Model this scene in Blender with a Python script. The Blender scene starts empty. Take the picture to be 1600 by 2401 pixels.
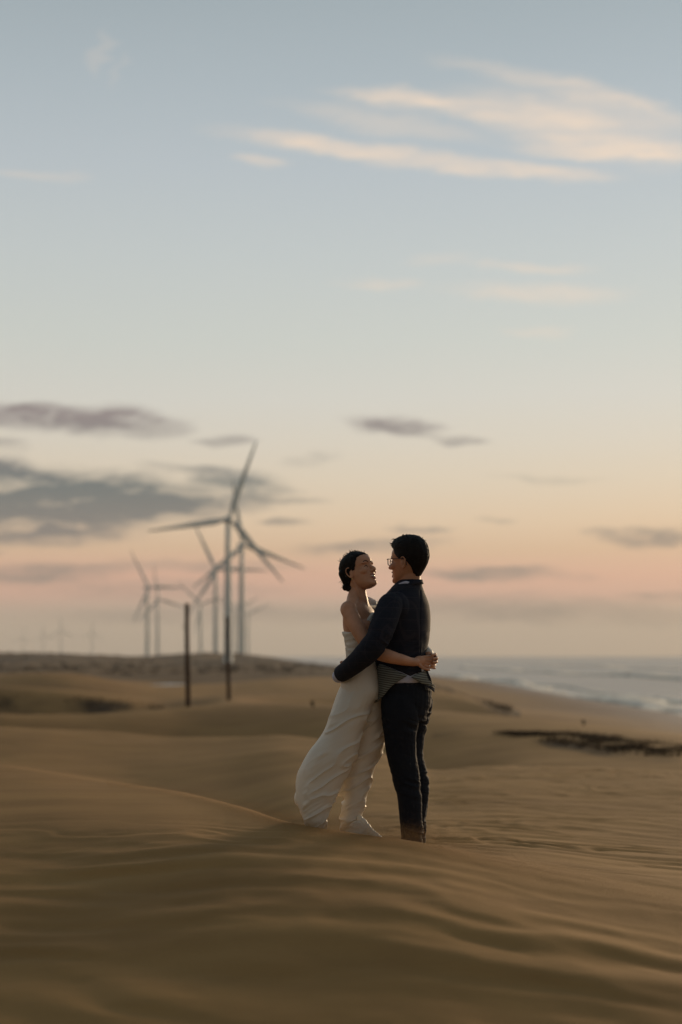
import bpy, bmesh, math, random
import numpy as np
from mathutils import Vector, Matrix, Euler
from mathutils.bvhtree import BVHTree
random.seed(7); rng = np.random.RandomState(7)
scene = bpy.context.scene
COL = scene.collection
PI = math.pi

# ------------------------------------------------------------------ camera
CZ = 1.05                      # lens height, metres
FP = 3333.333                  # focal length in photo pixels (50 mm on 24 mm width)
HOR = 1537.0                   # photo row of the horizon
cd = bpy.data.cameras.new('camera'); cam = bpy.data.objects.new('camera', cd); COL.objects.link(cam)
cd.sensor_fit = 'HORIZONTAL'; cd.sensor_width = 24; cd.lens = 50
cd.shift_y = (HOR - 1200.5) / 1600.0
cd.clip_start = 0.1; cd.clip_end = 60000
cam.location = (0, 0, CZ); cam.rotation_euler = (math.radians(90), 0, 0)
cd.dof.use_dof = True; cd.dof.focus_distance = 7.9; cd.dof.aperture_fstop = 1.2
scene.camera = cam
scene.view_settings.view_transform = 'Standard'; scene.view_settings.look = 'None'
scene.view_settings.exposure = 0.0; scene.view_settings.gamma = 1.0

# ------------------------------------------------------------------ helpers: nodes
def lin(r, g, b):
    f = lambda c: ((c/255+0.055)/1.055)**2.4 if c > 10 else c/255/12.92
    return (f(r), f(g), f(b), 1.0)
class NT:
    def __init__(s, tree): s.t = tree; s.n = tree.nodes; s.l = tree.links
    def new(s, typ, **kw):
        n = s.n.new(typ)
        for k, v in kw.items(): setattr(n, k, v)
        return n
    def link(s, a, b): s.l.new(a, b)
    def put(s, sock, v):
        if hasattr(v, 'is_linked') or isinstance(v, bpy.types.NodeSocket): s.l.new(v, sock)
        else: sock.default_value = v
    def math(s, op, a, b=None, c=None, clamp=False):
        n = s.n.new('ShaderNodeMath'); n.operation = op; n.use_clamp = clamp
        s.put(n.inputs[0], a)
        if b is not None: s.put(n.inputs[1], b)
        if c is not None: s.put(n.inputs[2], c)
        return n.outputs[0]
    def vmul(s, v, m):
        n = s.n.new('ShaderNodeVectorMath'); n.operation = 'MULTIPLY'; s.put(n.inputs[0], v); n.inputs[1].default_value = m
        return n.outputs[0]
    def vadd(s, a, b):
        n = s.n.new('ShaderNodeVectorMath'); n.operation = 'ADD'; s.put(n.inputs[0], a); s.put(n.inputs[1], b)
        return n.outputs[0]
    def noise(s, vec, scale, detail=3, rough=0.5, color=False):
        n = s.n.new('ShaderNodeTexNoise'); s.put(n.inputs['Vector'], vec); n.inputs['Scale'].default_value = scale
        n.inputs['Detail'].default_value = detail; n.inputs['Roughness'].default_value = rough
        return n.outputs['Color' if color else 0]
    def mix(s, f, a, b, typ='MIX'):
        n = s.n.new('ShaderNodeMix'); n.data_type = 'RGBA'; n.blend_type = typ
        s.put(n.inputs[0], f); s.put(n.inputs[6], a); s.put(n.inputs[7], b)
        return n.outputs[2]
    def ramp(s, f, stops, interp='LINEAR'):
        n = s.n.new('ShaderNodeValToRGB'); n.color_ramp.interpolation = interp
        el = n.color_ramp.elements
        while len(el) > 1: el.remove(el[-1])
        el[0].position = stops[0][0]; el[0].color = stops[0][1]
        for p, c in stops[1:]:
            e = el.new(p); e.color = c
        s.put(n.inputs[0], f); return n.outputs[0]
    def maprange(s, v, a, b, c=0, d=1, smooth=True):
        n = s.n.new('ShaderNodeMapRange'); n.interpolation_type = 'SMOOTHSTEP' if smooth else 'LINEAR'
        s.put(n.inputs[0], v)
        for i, x in enumerate((a, b, c, d)): n.inputs[i+1].default_value = x
        return n.outputs[0]

# ------------------------------------------------------------------ world: dusk sky
w = bpy.data.worlds.new('World'); scene.world = w; w.use_nodes = True
N = NT(w.node_tree); N.n.clear()
tc = N.new('ShaderNodeTexCoord'); sep = N.new('ShaderNodeSeparateXYZ'); N.link(tc.outputs['Generated'], sep.inputs[0])
X, Y, Z = sep.outputs
hl = N.math('SQRT', N.math('ADD', N.math('MULTIPLY', X, X), N.math('MULTIPLY', Y, Y)))
el = N.math('DIVIDE', Z, N.math('MAXIMUM', hl, 0.02))
ysafe = N.math('MAXIMUM', Y, 0.08)
az = N.math('DIVIDE', X, ysafe)
ez = N.math('DIVIDE', Z, ysafe)
def E(py): return (HOR - py)/FP
STOPS = [(1537, (172,155,136)), (1480, (173,156,138)), (1430, (180,157,140)), (1395, (203,161,142)), (1350, (212,166,143)),
         (1290, (210,177,146)), (1220, (216,191,162)), (1130, (213,198,176)), (1040, (209,201,186)), (940, (204,202,193)),
         (800, (195,199,193)), (600, (186,193,193)), (400, (176,185,190)), (200, (165,176,182)), (0, (154,166,172))]
EM = 1.6
stops = [(0.0, lin(150,135,118))] + [((E(p)+0.02)/EM if p < 1537 else 0.02/EM, lin(*c)) for p, c in STOPS]
stops += [(0.72/EM, lin(124,143,152)), (1.3/EM, lin(104,122,136))]
fac = N.math('DIVIDE', N.math('ADD', el, 0.02), EM, clamp=True)
# faint large undulation of the gradient, so bands are not ruler straight
wob = N.noise(N.vmul(tc.outputs['Generated'], (3, 3, 14)), 1.0, 3)
fac = N.math('ADD', fac, N.math('MULTIPLY', N.math('SUBTRACT', wob, 0.5), 0.008), clamp=True)
grad = N.ramp(fac, stops)
# cloud coordinates: tangent plane of the sky to the north
cmb = N.new('ShaderNodeCombineXYZ'); N.link(az, cmb.inputs[0]); N.link(ez, cmb.inputs[1])
wv = N.noise(N.vmul(cmb.outputs[0], (9, 26, 1)), 1.0, 4, 0.6, color=True)
wv2 = N.noise(N.vmul(cmb.outputs[0], (30, 110, 1)), 1.0, 3, 0.6, color=True)
off = N.vadd(N.vmul(N.vadd(wv, (-.5,-.5,-.5)), (0.06, 0.018, 0)), N.vmul(N.vadd(wv2, (-.5,-.5,-.5)), (0.030, 0.0085, 0)))
cp = N.vadd(cmb.outputs[0], off)
def field(lst, core):
    acc = None
    for (px, py, hw, hh, rot, st) in lst:
        m = N.new('ShaderNodeMapping', vector_type='TEXTURE')
        N.link(cp, m.inputs[0])
        m.inputs['Location'].default_value = ((px-800)/FP, (HOR-py)/FP, 0)
        m.inputs['Rotation'].default_value = (0, 0, math.radians(-rot))
        m.inputs['Scale'].default_value = (hw*1.25/FP, hh*1.35/FP, 1)
        g = N.new('ShaderNodeTexGradient', gradient_type='SPHERICAL'); N.link(m.outputs[0], g.inputs[0])
        v = N.math('MULTIPLY', N.maprange(g.outputs[1], 0, core), st)
        acc = v if acc is None else N.math('SUBTRACT', N.math('ADD', acc, v), N.math('MULTIPLY', acc, v))
    return acc
CIR = [(960,240,200,22,9,.75),(1340,300,300,62,13,.75),(1490,358,300,22,2,.8),(820,345,310,24,8,.8),(1180,400,300,20,3,.75),
       (900,285,260,30,10,.35),(1320,205,330,26,12,.42),(1500,262,220,34,16,.4),(610,375,60,10,3,.4),(110,418,100,12,5,.3),
       (235,120,22,60,18,.2),(285,160,20,50,18,.12),(1240,628,150,14,3,.42),(1270,688,230,26,1,.45),(900,668,110,14,2,.35),(1030,612,90,14,-3,.22),(1260,780,80,16,0,.3),
       (1090,255,130,26,10,.4)]
GRY = [(150,1122,280,34,3,.7),(330,1172,300,36,2,.85),(60,1192,220,56,0,.9),(130,975,240,30,2,.85),(300,985,140,36,6,.6),(540,1032,76,14,3,.5),(920,1000,120,26,2,.75),(1060,1035,90,12,6,.45),(740,1078,70,14,-6,.35),(15,1040,60,18,5,.45),
       (30,1098,100,30,8,.75),(220,1165,370,42,2,.95),(90,1235,280,44,-2,.85),(560,1130,120,30,4,.7),(430,1095,110,14,3,.4),(520,1160,150,20,2,.5),(665,1228,70,11,0,.6),(870,1280,190,18,-4,.5),
       (980,1238,90,9,0,.35),(1150,1345,260,18,2,.65),(1510,1255,130,24,2,.7),(1450,1240,70,10,0,.4),(1160,1218,70,7,0,.4),(1570,1395,120,13,2,.5),(110,1352,190,24,-4,.65),
       (400,1330,330,16,0,.3),(380,1385,330,22,0,.3),(1400,1450,420,24,2,.4),(260,1200,260,26,2,.6),(1250,1425,380,30,1,.45),(500,1440,420,24,0,.35),(0,1300,40,8,0,.4),(690,1165,80,10,0,.25),(1300,1120,160,10,2,.15),(900,1440,420,22,0,.35)]
cf = field(CIR, 0.8); gf = N.math('MULTIPLY', field(GRY, 0.75), 1.2)
tex = N.noise(N.vmul(cp, (22, 150, 1)), 1.0, 5, 0.62)
tex2 = N.noise(N.vmul(cp, (16, 62, 1)), 1.0, 6, 0.66)
cm = N.math('MULTIPLY', cf, N.maprange(tex, 0.3, 0.7, 0.45, 1.25, False), clamp=True)
gm = N.math('MULTIPLY', gf, N.maprange(tex2, 0.35, 0.65, 0.35, 1.45, False), clamp=True)
front = N.maprange(Y, 0.1, 0.35)
cm = N.math('MULTIPLY', cm, front); gm = N.math('MULTIPLY', gm, front)
sky = N.mix(N.math('MULTIPLY', cm, 0.95), grad, lin(228,208,188))
gcol = N.ramp(N.math('DIVIDE', ez, 0.2, clamp=True), [(0, lin(128,116,108)), (0.35, lin(130,120,116)), (0.6, lin(92,103,106)), (0.85, lin(136,126,126)), (1, lin(140,132,130))])
sky = N.mix(N.math('MULTIPLY', gm, 0.97), sky, gcol)
# the eastern sky behind the photographer is already dim
back = N.maprange(Y, -0.7, 0.55, 0.0, 1.0)
dim = N.mix(back, (0.50, 0.50, 0.50, 1), (1, 1, 1, 1))
sky = N.mix(1.0, sky, dim, 'MULTIPLY')
glow = N.maprange(X, -0.4, 0.3, 1.05, 1.14, False)
nis = N.new('ShaderNodeTexSky', sky_type='NISHITA'); nis.sun_disc = False
SUN_EL, SUN_AZ = math.radians(6.5), math.radians(28)      # azimuth measured from +Y towards +X
nis.sun_elevation = SUN_EL; nis.sun_rotation = SUN_AZ
b1 = N.new('ShaderNodeBackground'); N.link(sky, b1.inputs[0]); N.link(glow, b1.inputs[1])
b2 = N.new('ShaderNodeBackground'); N.link(nis.outputs[0], b2.inputs[0]); b2.inputs[1].default_value = 0.003
ad = N.new('ShaderNodeAddShader'); N.link(b1.outputs[0], ad.inputs[0]); N.link(b2.outputs[0], ad.inputs[1])
wo = N.new('ShaderNodeOutputWorld'); N.link(ad.outputs[0], wo.inputs[0])

# the sun's last glow behind thin cloud
sd = bpy.data.lights.new('sun', 'SUN'); so = bpy.data.objects.new('sun', sd); COL.objects.link(so)
sd.energy = 3.6; sd.angle = math.radians(14); sd.color = (1.0, 0.73, 0.45)
sv = Vector((math.sin(SUN_AZ)*math.cos(SUN_EL), math.cos(SUN_AZ)*math.cos(SUN_EL), math.sin(SUN_EL)))
so.rotation_euler = sv.to_track_quat('Z', 'Y').to_euler()

# ------------------------------------------------------------------ numpy noise
def _h(ix, iy, iz):
    n = (ix.astype(np.int64)*374761393 + iy.astype(np.int64)*668265263 + iz.astype(np.int64)*2147483647) & 0x7fffffff
    n = ((n ^ (n >> 13))*1274126177) & 0x7fffffff
    n = (n ^ (n >> 16)) & 0x7fffffff
    return (n % 100003)/50001.5 - 1
def vnoise(x, y, z=0.0):
    x = np.asarray(x, float); y = np.asarray(y, float); z = np.zeros_like(x)+z
    ix = np.floor(x); iy = np.floor(y); iz = np.floor(z)
    fx, fy, fz = x-ix, y-iy, z-iz
    s = lambda t: t*t*t*(t*(t*6-15)+10)
    fx, fy, fz = s(fx), s(fy), s(fz)
    r = 0
    for dx in (0, 1):
        for dy in (0, 1):
            for dz in (0, 1):
                wgt = (fx if dx else 1-fx)*(fy if dy else 1-fy)*(fz if dz else 1-fz)
                r = r + wgt*_h(ix+dx, iy+dy, iz+dz)
    return r
def fbm(x, y, z=0.0, o=4):
    a, t, r = 1.0, 0.0, 0
    for i in range(o):
        r = r + a*vnoise(x*2**i+i*17.3, y*2**i-i*9.1, np.asarray(z)*2**i+i*3.7); t += a; a *= 0.5
    return r/t
def sstep(a, b, x):
    t = np.clip((x-a)/(b-a), 0, 1); return t*t*(3-2*t)

# ------------------------------------------------------------------ materials
def mat(name, col, rough=0.8, spec=0.3, build=None, **kw):
    m = bpy.data.materials.new(name); m.use_nodes = True
    n = NT(m.node_tree); p = n.n['Principled BSDF']
    p.inputs['Base Color'].default_value = (*col[:3], 1); p.inputs['Roughness'].default_value = rough
    p.inputs['Specular IOR Level'].default_value = spec
    for k, v in kw.items(): p.inputs[k.replace('_', ' ')].default_value = v
    if build: build(n, p)
    return m
def bump(n, p, h, st, dist=0.01):
    b = n.new('ShaderNodeBump'); b.inputs['Strength'].default_value = st; b.inputs['Distance'].default_value = dist
    n.put(b.inputs['Height'], h); n.link(b.outputs[0], p.inputs['Normal'])
def noisy(c1, c2, scale, st=0.3, dist=0.003, detail=4, vec=(1, 1, 1)):
    def f(n, p):
        t = n.new('ShaderNodeTexCoord'); v = n.vmul(t.outputs['Object'], vec)
        q = n.noise(v, scale, detail, 0.6)
        n.link(n.mix(n.maprange(q, 0.3, 0.7), (*c1, 1), (*c2, 1)), p.inputs['Base Color'])
        bump(n, p, n.noise(v, scale*3, 3), st, dist)
    return f

# ------------------------------------------------------------------ mesh helpers
def link_mesh(name, me, material=None, parent=None, smooth=True):
    o = bpy.data.objects.new(name, me); COL.objects.link(o)
    if material: me.materials.clear(); me.materials.append(material)
    if smooth and len(me.polygons): me.polygons.foreach_set('use_smooth', [True]*len(me.polygons))
    if parent: o.parent = parent
    return o
class Geo:
    """collects vertices and faces"""
    def __init__(s): s.v = []; s.f = []
    def rings(s, rings, cap=True, closed=True):
        b = len(s.v); n = len(rings[0])
        for r in rings: s.v += [tuple(p) for p in r]
        for i in range(len(rings)-1):
            for j in range(n if closed else n-1):
                k = (j+1) % n
                s.f.append((b+i*n+j, b+i*n+k, b+(i+1)*n+k, b+(i+1)*n+j))
        if cap:
            s.f.append(tuple(b+j for j in reversed(range(n))))
            e = b+(len(rings)-1)*n; s.f.append(tuple(e+j for j in range(n)))
        return s
    def tube(s, pts, rad, seg=16, round_ends=True, flat=1.0, flatdir=None, sub=0):
        pts = [Vector(p) for p in pts]; rad = list(rad)
        if sub: pts, rad = spline(pts, rad, sub)
        tang = []
        for i in range(len(pts)):
            a = pts[max(i-1, 0)]; b_ = pts[min(i+1, len(pts)-1)]; tang.append((b_-a).normalized())
        up = Vector(flatdir) if flatdir else Vector((0.13, 0.21, 0.97))
        rings = []
        P = list(zip(pts, rad, tang))
        if round_ends:
            h, r0, t0 = P[0]; head = [(h - t0*r0*math.sin(a), r0*math.cos(a), t0) for a in (1.45, 1.1, 0.7, 0.35)]
            h, r1, t1 = P[-1]; tail = [(h + t1*r1*math.sin(a), r1*math.cos(a), t1) for a in (0.35, 0.7, 1.1, 1.45)]
            P = head + P + tail
        for p, r, t in P:
            u = up - t*up.dot(t)
            if u.length < 1e-4: u = Vector((1, 0, 0)) - t*t.x
            u.normalize(); v = t.cross(u)
            rings.append([p + (u*math.cos(2*PI*k/seg)*flat + v*math.sin(2*PI*k/seg))*r for k in range(seg)])
        return s.rings(rings)
    def ell(s, c, r, seg=20, rows=14, M=None):
        rings = []
        for i in range(rows+1):
            th = PI*(i+0.02)/(rows+0.04)
            ring = []
            for k in range(seg):
                q = Vector((r[0]*math.sin(th)*math.cos(2*PI*k/seg), r[1]*math.sin(th)*math.sin(2*PI*k/seg), r[2]*math.cos(th)))
                if M: q = M @ q
                ring.append(Vector(c)+q)
            rings.append(ring)
        return s.rings(rings)
    def box(s, c, h, M=None):
        b = len(s.v)
        for dx in (-1, 1):
            for dy in (-1, 1):
                for dz in (-1, 1):
                    q = Vector((dx*h[0], dy*h[1], dz*h[2])); q = M @ q if M else q
                    s.v.append(tuple(Vector(c)+q))
        for f in ((0,1,3,2),(4,6,7,5),(0,4,5,1),(2,3,7,6),(0,2,6,4),(1,5,7,3)): s.f.append(tuple(b+i for i in f))
        return s
    def mesh(s, name):
        me = bpy.data.meshes.new(name); me.from_pydata([tuple(v) for v in s.v], [], s.f); me.validate(); me.update()
        bm = bmesh.new(); bm.from_mesh(me); bmesh.ops.recalc_face_normals(bm, faces=bm.faces); bm.to_mesh(me); bm.free()
        return me
def spline(pts, rad, sub):
    out, ro = [], []
    n = len(pts)
    for i in range(n-1):
        p0, p1, p2, p3 = pts[max(i-1,0)], pts[i], pts[i+1], pts[min(i+2,n-1)]
        for k in range(sub):
            t = k/sub
            out.append(0.5*((2*p1)+(p2-p0)*t+(2*p0-5*p1+4*p2-p3)*t*t+(3*p1-p0-3*p2+p3)*t*t*t))
            s_ = t*t*(3-2*t); ro.append(rad[i]*(1-s_)+rad[i+1]*s_)
    out.append(pts[-1]); ro.append(rad[-1]); return out, ro
def fuse(g, name, voxel=0.004, smooth=4, fac=0.5):
    """voxel-union of the collected closed shapes: one continuous skin"""
    me = g.mesh(name+'_src'); o = bpy.data.objects.new(name+'_src', me); COL.objects.link(o)
    r = o.modifiers.new('r', 'REMESH'); r.mode = 'VOXEL'; r.voxel_size = voxel; r.adaptivity = 0
    if smooth:
        sm = o.modifiers.new('s', 'SMOOTH'); sm.iterations = smooth; sm.factor = fac
    dg = bpy.context.evaluated_depsgraph_get(); dg.update()
    out = bpy.data.meshes.new_from_object(o.evaluated_get(dg)); out.name = name
    bpy.data.objects.remove(o); bpy.data.meshes.remove(me)
    return out
def get_co(me):
    a = np.empty(len(me.vertices)*3); me.vertices.foreach_get('co', a); return a.reshape(-1, 3)
def get_no(me):
    a = np.empty(len(me.vertices)*3); me.vertex_normals.foreach_get('vector', a); return a.reshape(-1, 3)
def set_co(me, a): me.vertices.foreach_set('co', np.ascontiguousarray(a, dtype=float).ravel()); me.update()
def interp(x, pts, k=1): return np.interp(x, [p[0] for p in pts], [p[k] for p in pts])
def tagit(o, label=None, cat=None, group=None, kind=None):
    if label: o['label'] = label
    if cat: o['category'] = cat
    if group: o['group'] = group
    if kind: o['kind'] = kind
    return o
def empty(name, loc, rz=0):
    o = bpy.data.objects.new(name, None); COL.objects.link(o); o.location = loc; o.rotation_euler = (0, 0, rz)
    o.empty_display_size = 0.2; return o

# ------------------------------------------------------------------ terrain
SEA = -3.45
def Xs(Yv): return np.interp(Yv, [0, 60, 110, 150, 240, 400, 650, 760, 900, 1500, 5000, 9000], [26, 25.5, 26, 25.2, 26.5, 16, -3, -16, -32, -150, -450, -900])
# crest lines: depth (m) and photo row, both by photo column, ordered by distance; z follows from them
def zc(py, d): return CZ - (py-HOR)/FP*d
# each level: list of (px, depth, z)
def lev_py(lst): return [(px, d, zc(py, d)) for px, d, py in lst]
LV = [
 [(0,0.5,-.95),(1600,0.5,-.95)],
 [(0,3.0,-.33),(800,3.0,-.36),(1600,3.0,-.40)],
 [(0,5.2,-.10),(800,4.8,-.12),(1600,4.5,-.18)],
 [(0,9,.10),(204,8.4,.12),(408,7.6,.14),(541,7.0,.135),(700,6.4,.115),(960,6.2,.08),(1300,6.0,-.025),(1600,5.7,-.115)],
 lev_py([(-400,14,1770),(0,12.5,1797),(204,11.2,1828),(408,9.8,1858),(541,8.7,1886),(680,7.7,1926),(790,7.45,1941),(870,7.4,1951),(960,7.4,1957),(1010,7.35,1968),(1150,7.2,2004),(1300,7.0,2046),(1450,6.8,2082),(1600,6.6,2118),(2000,6.0,2200)]),
 [(0,15,-.105),(204,13.5,-.115),(408,12,-.095),(541,10.6,-.055),(700,8.8,-.03),(960,8.1,-.035),(1150,8.3,-.08),(1600,8.4,-.16)],
 [(0,20.5,-.50),(300,18.5,-.60),(408,17,-.555),(541,15,-.50),(700,11.5,-.30),(960,10.5,-.20),(1150,11,-.22),(1600,11,-.27)],
 lev_py([(0,27,1705),(204,27,1716),(408,26,1729),(536,25,1730),(663,24,1724),(800,22,1742),(1000,17,1815),(1115,16.5,1798),(1230,16.3,1792),(1600,16,1792)]),
 [(0,33,-1.9),(400,33,-1.95),(663,31,-1.7),(800,29,-1.5),(1000,26,-1.3),(1230,22,-.95),(1600,20,-.8)],
 lev_py([(0,40,1677),(204,42,1677),(357,44,1664),(459,46,1655),(612,46,1649),(800,44,1654),(1000,42,1664),(1191,39,1680),(1383,35,1696),(1600,31,1712)]),
 [(0,52,-2.6),(204,52,-2.5),(380,54,-1.7),(470,55,-1.0),(540,57,-.56),(640,58,-1.2),(800,58,-1.9),(1000,56,-2.0),(1600,50,-2.1)],
 lev_py([(0,64,1607),(92,64,1610),(204,64,1620),(306,64,1635),(383,66,1645),(540,68,1629),(800,70,1632),(1000,75,1612),(1040,76,1616),(1190,62,1672),(1600,62,1712)]),
 [(0,85,-2.6),(306,85,-2.7),(400,85,-2.5),(800,90,-2.7),(1000,95,-1.75),(1200,90,-2.2),(1600,90,-2.6)],
 lev_py([(0,112,1582),(127,112,1576),(204,112,1584),(306,112,1605),(367,115,1613),(540,130,1605),(660,140,1590),(800,150,1588),(1000,180,1588),(1100,190,1589),(1600,190,1600)]),
 [(0,190,-3.0),(300,190,-3.1),(370,195,-3.7),(435,200,-3.7),(470,200,-3.2),(1600,220,-3.2)],
 [(0,260,-2.6),(400,260,-3.1),(700,260,-2.9),(1600,260,-3.3)],
 [(0,650,-2.5),(700,650,-2.9),(1600,600,-3.3)],
 lev_py([(0,850,1531),(180,850,1535),(280,850,1541),(340,850,1542),(440,860,1533),(600,860,1533),(700,860,1533),(770,860,1540),(1600,860,1545)]),
 [(0,1300,-2.2),(1600,1300,-2.2)],
 [(0,5000,-2.4),(1600,5000,-2.4)],
 [(0,7500,-2.4),(1600,7500,-2.4)],
]
_G = np.arange(-900, 2500, 10.0); _K = np.exp(-0.5*(np.arange(-9, 10)/3.2)**2); _K /= _K.sum()
def _sm(L, k):
    v = interp(_G, L, k); return np.convolve(np.pad(v, 9, mode='edge'), _K, mode='valid')
LVG = [(_sm(L, 1), _sm(L, 2)) for L in LV]
def height(Xv, Yv, theta, r, ripple=True):
    tt = np.clip(theta, -0.32, 0.32)
    px = 800 + np.tan(tt)*FP
    D = r*np.cos(tt)
    ds = np.array([np.interp(px, _G, a) for a, b in LVG]); zs = np.array([np.interp(px, _G, b) for a, b in LVG])
    z = np.zeros_like(D); K = len(LV)
    # monotone-ish cubic through the levels (smoothstep-like Hermite with limited slopes)
    sl = (zs[1:]-zs[:-1])/(ds[1:]-ds[:-1])
    m = np.zeros_like(zs); m[0] = sl[0]; m[-1] = sl[-1]
    w_ = np.where(sl[1:]*sl[:-1] > 0, 2*sl[1:]*sl[:-1]/(sl[1:]+sl[:-1]+1e-12*np.sign(sl[1:])), 0.25*(sl[1:]+sl[:-1])*0)
    m[1:-1] = w_
    for i in range(K-1):
        a, b = ds[i], ds[i+1]; t = np.clip((D-a)/(b-a), 0, 1); h = b-a
        v = (2*t**3-3*t**2+1)*zs[i] + (t**3-2*t**2+t)*h*m[i] + (-2*t**3+3*t**2)*zs[i+1] + (t**3-t**2)*h*m[i+1]
        z = np.where((D >= a) & (D < b), v, z)
    z = np.where(D >= ds[-1], zs[-1], z); z = np.where(D < ds[0], zs[0], z)
    # uneven ground
    z = z + 0.05*fbm(Xv*0.35, Yv*0.25, 3.3, 3)*sstep(9, 16, D) + 0.16*fbm(Xv*0.08, Yv*0.05, 1.7, 3)*sstep(45, 120, D)
    z = z + 0.015*fbm(Xv*1.1, Yv*0.9, 5.1, 2)*sstep(3, 5, D)
    rough = sstep(230, 300, D)
    z = z + rough*(0.55*fbm(Xv*0.12, Yv*0.03, 8.2, 4)+0.3*np.abs(fbm(Xv*0.5, Yv*0.06, 2.2, 3)))
    beach = SEA + (Xs(Yv) - Xv)*0.17
    beach = np.where(beach < SEA, SEA+(Xs(Yv)-Xv)*0.05, beach)
    k = 0.35
    hmin = -np.log(np.exp(-np.clip((z+4)/k, -40, 40)) + np.exp(-np.clip((beach+4)/k, -40, 40)))*k - 4
    z = np.where(Yv > 0, np.where(beach > z+4, z, hmin), z)
    z = np.maximum(z, SEA-6)
    # wind ripples
    wx = Xv + 0.5*vnoise(Xv*0.7, Yv*0.5, 1.0); wy = Yv + 0.22*Xv
    ph = wy/np.where(px > -1e9, 0.42, 1) + 0.8*fbm(wx*0.55, wy*0.35, 7.0, 3) + 0.35*vnoise(wx*1.7, wy*2.2, 2.0)
    near_ = 1-sstep(6.5, 8.5, D)
    s1 = ph - np.floor(ph)
    tri = np.where(s1 < 0.6, s1/0.6, (1-s1)/0.4); tri = tri*tri*(3-2*tri); ln_ = fbm(Xv*1.0+.6*wx, wy*3.0, 21.0, 2); lf_ = fbm(Xv*1.6+wx, wy*4.6, 27.0, 2)
    s1 = ph*1.4+.8*lf_ - np.floor(ph*1.4+.8*lf_); tri = np.where(s1 < 0.62, s1/0.62, (1-s1)/0.38); tri = tri*tri*(3-2*tri)
    tri = (1-near_)*(0.75*tri+0.12+0.45*lf_)+near_*(0.5-0.24*np.cos(2*PI*(ph+.5*ln_))+0.75*ln_)
    amp = 0.5+0.62*fbm(Xv*0.95+9, Yv*1.5, 4.0, 2)
    near = (1-sstep(7.0, 8.6, D))
    crest = np.exp(-((D-ds[4])/0.5)**2)
    A = (0.026*near + 0.026*sstep(7.6, 9, D)*(1-sstep(16, 26, D))*sstep(650, 950, px))*(0.25+1.3*amp**2)*(1-0.75*crest)*sstep(1.5, 3, D)
    ph2 = wy/0.95 + 0.7*fbm(wx*0.28, wy*0.2, 11.0, 2)
    big = (0.5+0.5*np.sin(2*PI*ph2))
    A2 = 0.008*near*(1-crest)*sstep(1.5, 3, D)*(0.2+1.3*np.clip(0.5+fbm(Xv*0.5+3, Yv*0.7, 14.0, 2), 0, 1))
    return z + A*(tri-0.5) + A2*(big-0.5) + 0.004*near*fbm(Xv*6, Yv*6, 0.5, 2)

th_in = np.linspace(-0.27, 0.27, 620)
th_out = np.concatenate([np.linspace(0.27, 0.6, 60)[1:], np.linspace(0.6, PI, 60)[1:-1]])
thetas = np.concatenate([-th_out[::-1], th_in, th_out])
# radii spaced evenly in picture rows
rows = []
r_ = 0.4
while r_ < 7400:
    rows.append(r_)
    h_ = 1.15 if r_ < 60 else 4.0
    step = r_*r_*2.0/(FP*h_)
    lim = 0.2 if r_ < 2.5 else 1e9
    r_ += min(max(step, 0.012 if r_ < 12 else 0.05), lim, max(r_*0.035, 0.05)) if r_ > 2.5 else 0.2
rads = np.array(rows)
TH, RR = np.meshgrid(thetas, rads)
XX = RR*np.sin(TH); YY = RR*np.cos(TH)
ZZ = height(XX, YY, TH, RR)
nr, nc = TH.shape
verts = np.stack([XX, YY, ZZ], -1).reshape(-1, 3)
idx = np.arange(nr*nc).reshape(nr, nc)
j2 = np.roll(idx, -1, axis=1)
quads = np.stack([idx[:-1], j2[:-1], j2[1:], idx[1:]], -1).reshape(-1, 4)
me = bpy.data.meshes.new('ground')
me.vertices.add(len(verts)); me.vertices.foreach_set('co', verts.ravel())
me.loops.add(quads.size); me.loops.foreach_set('vertex_index', quads.ravel().astype(np.int32))
me.polygons.add(len(quads)); me.polygons.foreach_set('loop_start', np.arange(0, quads.size, 4, dtype=np.int32)); me.polygons.foreach_set('loop_total', np.full(len(quads), 4, dtype=np.int32))
me.update(calc_edges=True); me.validate()
print('ground verts', nr, nc)
# vegetation cover stored per vertex; the middle strip also paints in ridge shade
def band(px, D, lst, soft=0.25):
    """lst: (px, d0, d1); 1 inside the strip of ground between depth d0 and d1"""
    a = interp(px, lst, 1); b = interp(px, lst, 2); inside = (px > lst[0][0]-25) & (px < lst[-1][0]+25)
    wv = 0.12*(b-a)
    return sstep(a-wv, a+wv, D)*(1-sstep(b-wv, b+wv, D))*inside
PXX = 800+np.tan(np.clip(TH, -0.4, 0.4))*FP
veg = np.zeros_like(XX)
n1 = fbm(XX*0.5, YY*0.25, 9.0, 4)
veg = np.maximum(veg, sstep(np.interp(PXX, [0, 350, 600, 720, 900], [225, 215, 165, 190, 260]), np.interp(PXX, [0, 350, 600, 720, 900], [260, 250, 215, 250, 300]), RR)*np.clip(0.85+0.5*fbm(XX*.03, YY*.01, 3.0, 3), 0, 1)*sstep(1, 6, Xs(YY)-XX))
STRIPR = [(1040,33.5,35),(1110,32.6,34.2),(1180,32.4,34),(1235,31.5,33),(1283,29.2,33),(1350,28.2,32.4),(1421,26.4,31.4),(1500,25.3,30.3),(1600,24.2,29.4),(2200,22,26)]
STRIPL = [(-400,58,62.5),(0,58.5,62.2),(200,58.8,62),(300,60,62),(400,61,63)]
STRIPM = [(1010,105,150),(1040,95,135),(1100,72,100),(1150,64,82),(1195,60,69)]  # diagonal dune ridge: its shaded side painted dark as scrub cover
for st, b0 in ((STRIPR, .52), (STRIPL, .38), (STRIPM, .5)): veg = np.maximum(veg, band(PXX, RR, st)*np.clip(b0+1.3*n1+.5*fbm(XX*1.6, YY*.9, 6.0, 2), 0, 1))
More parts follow.
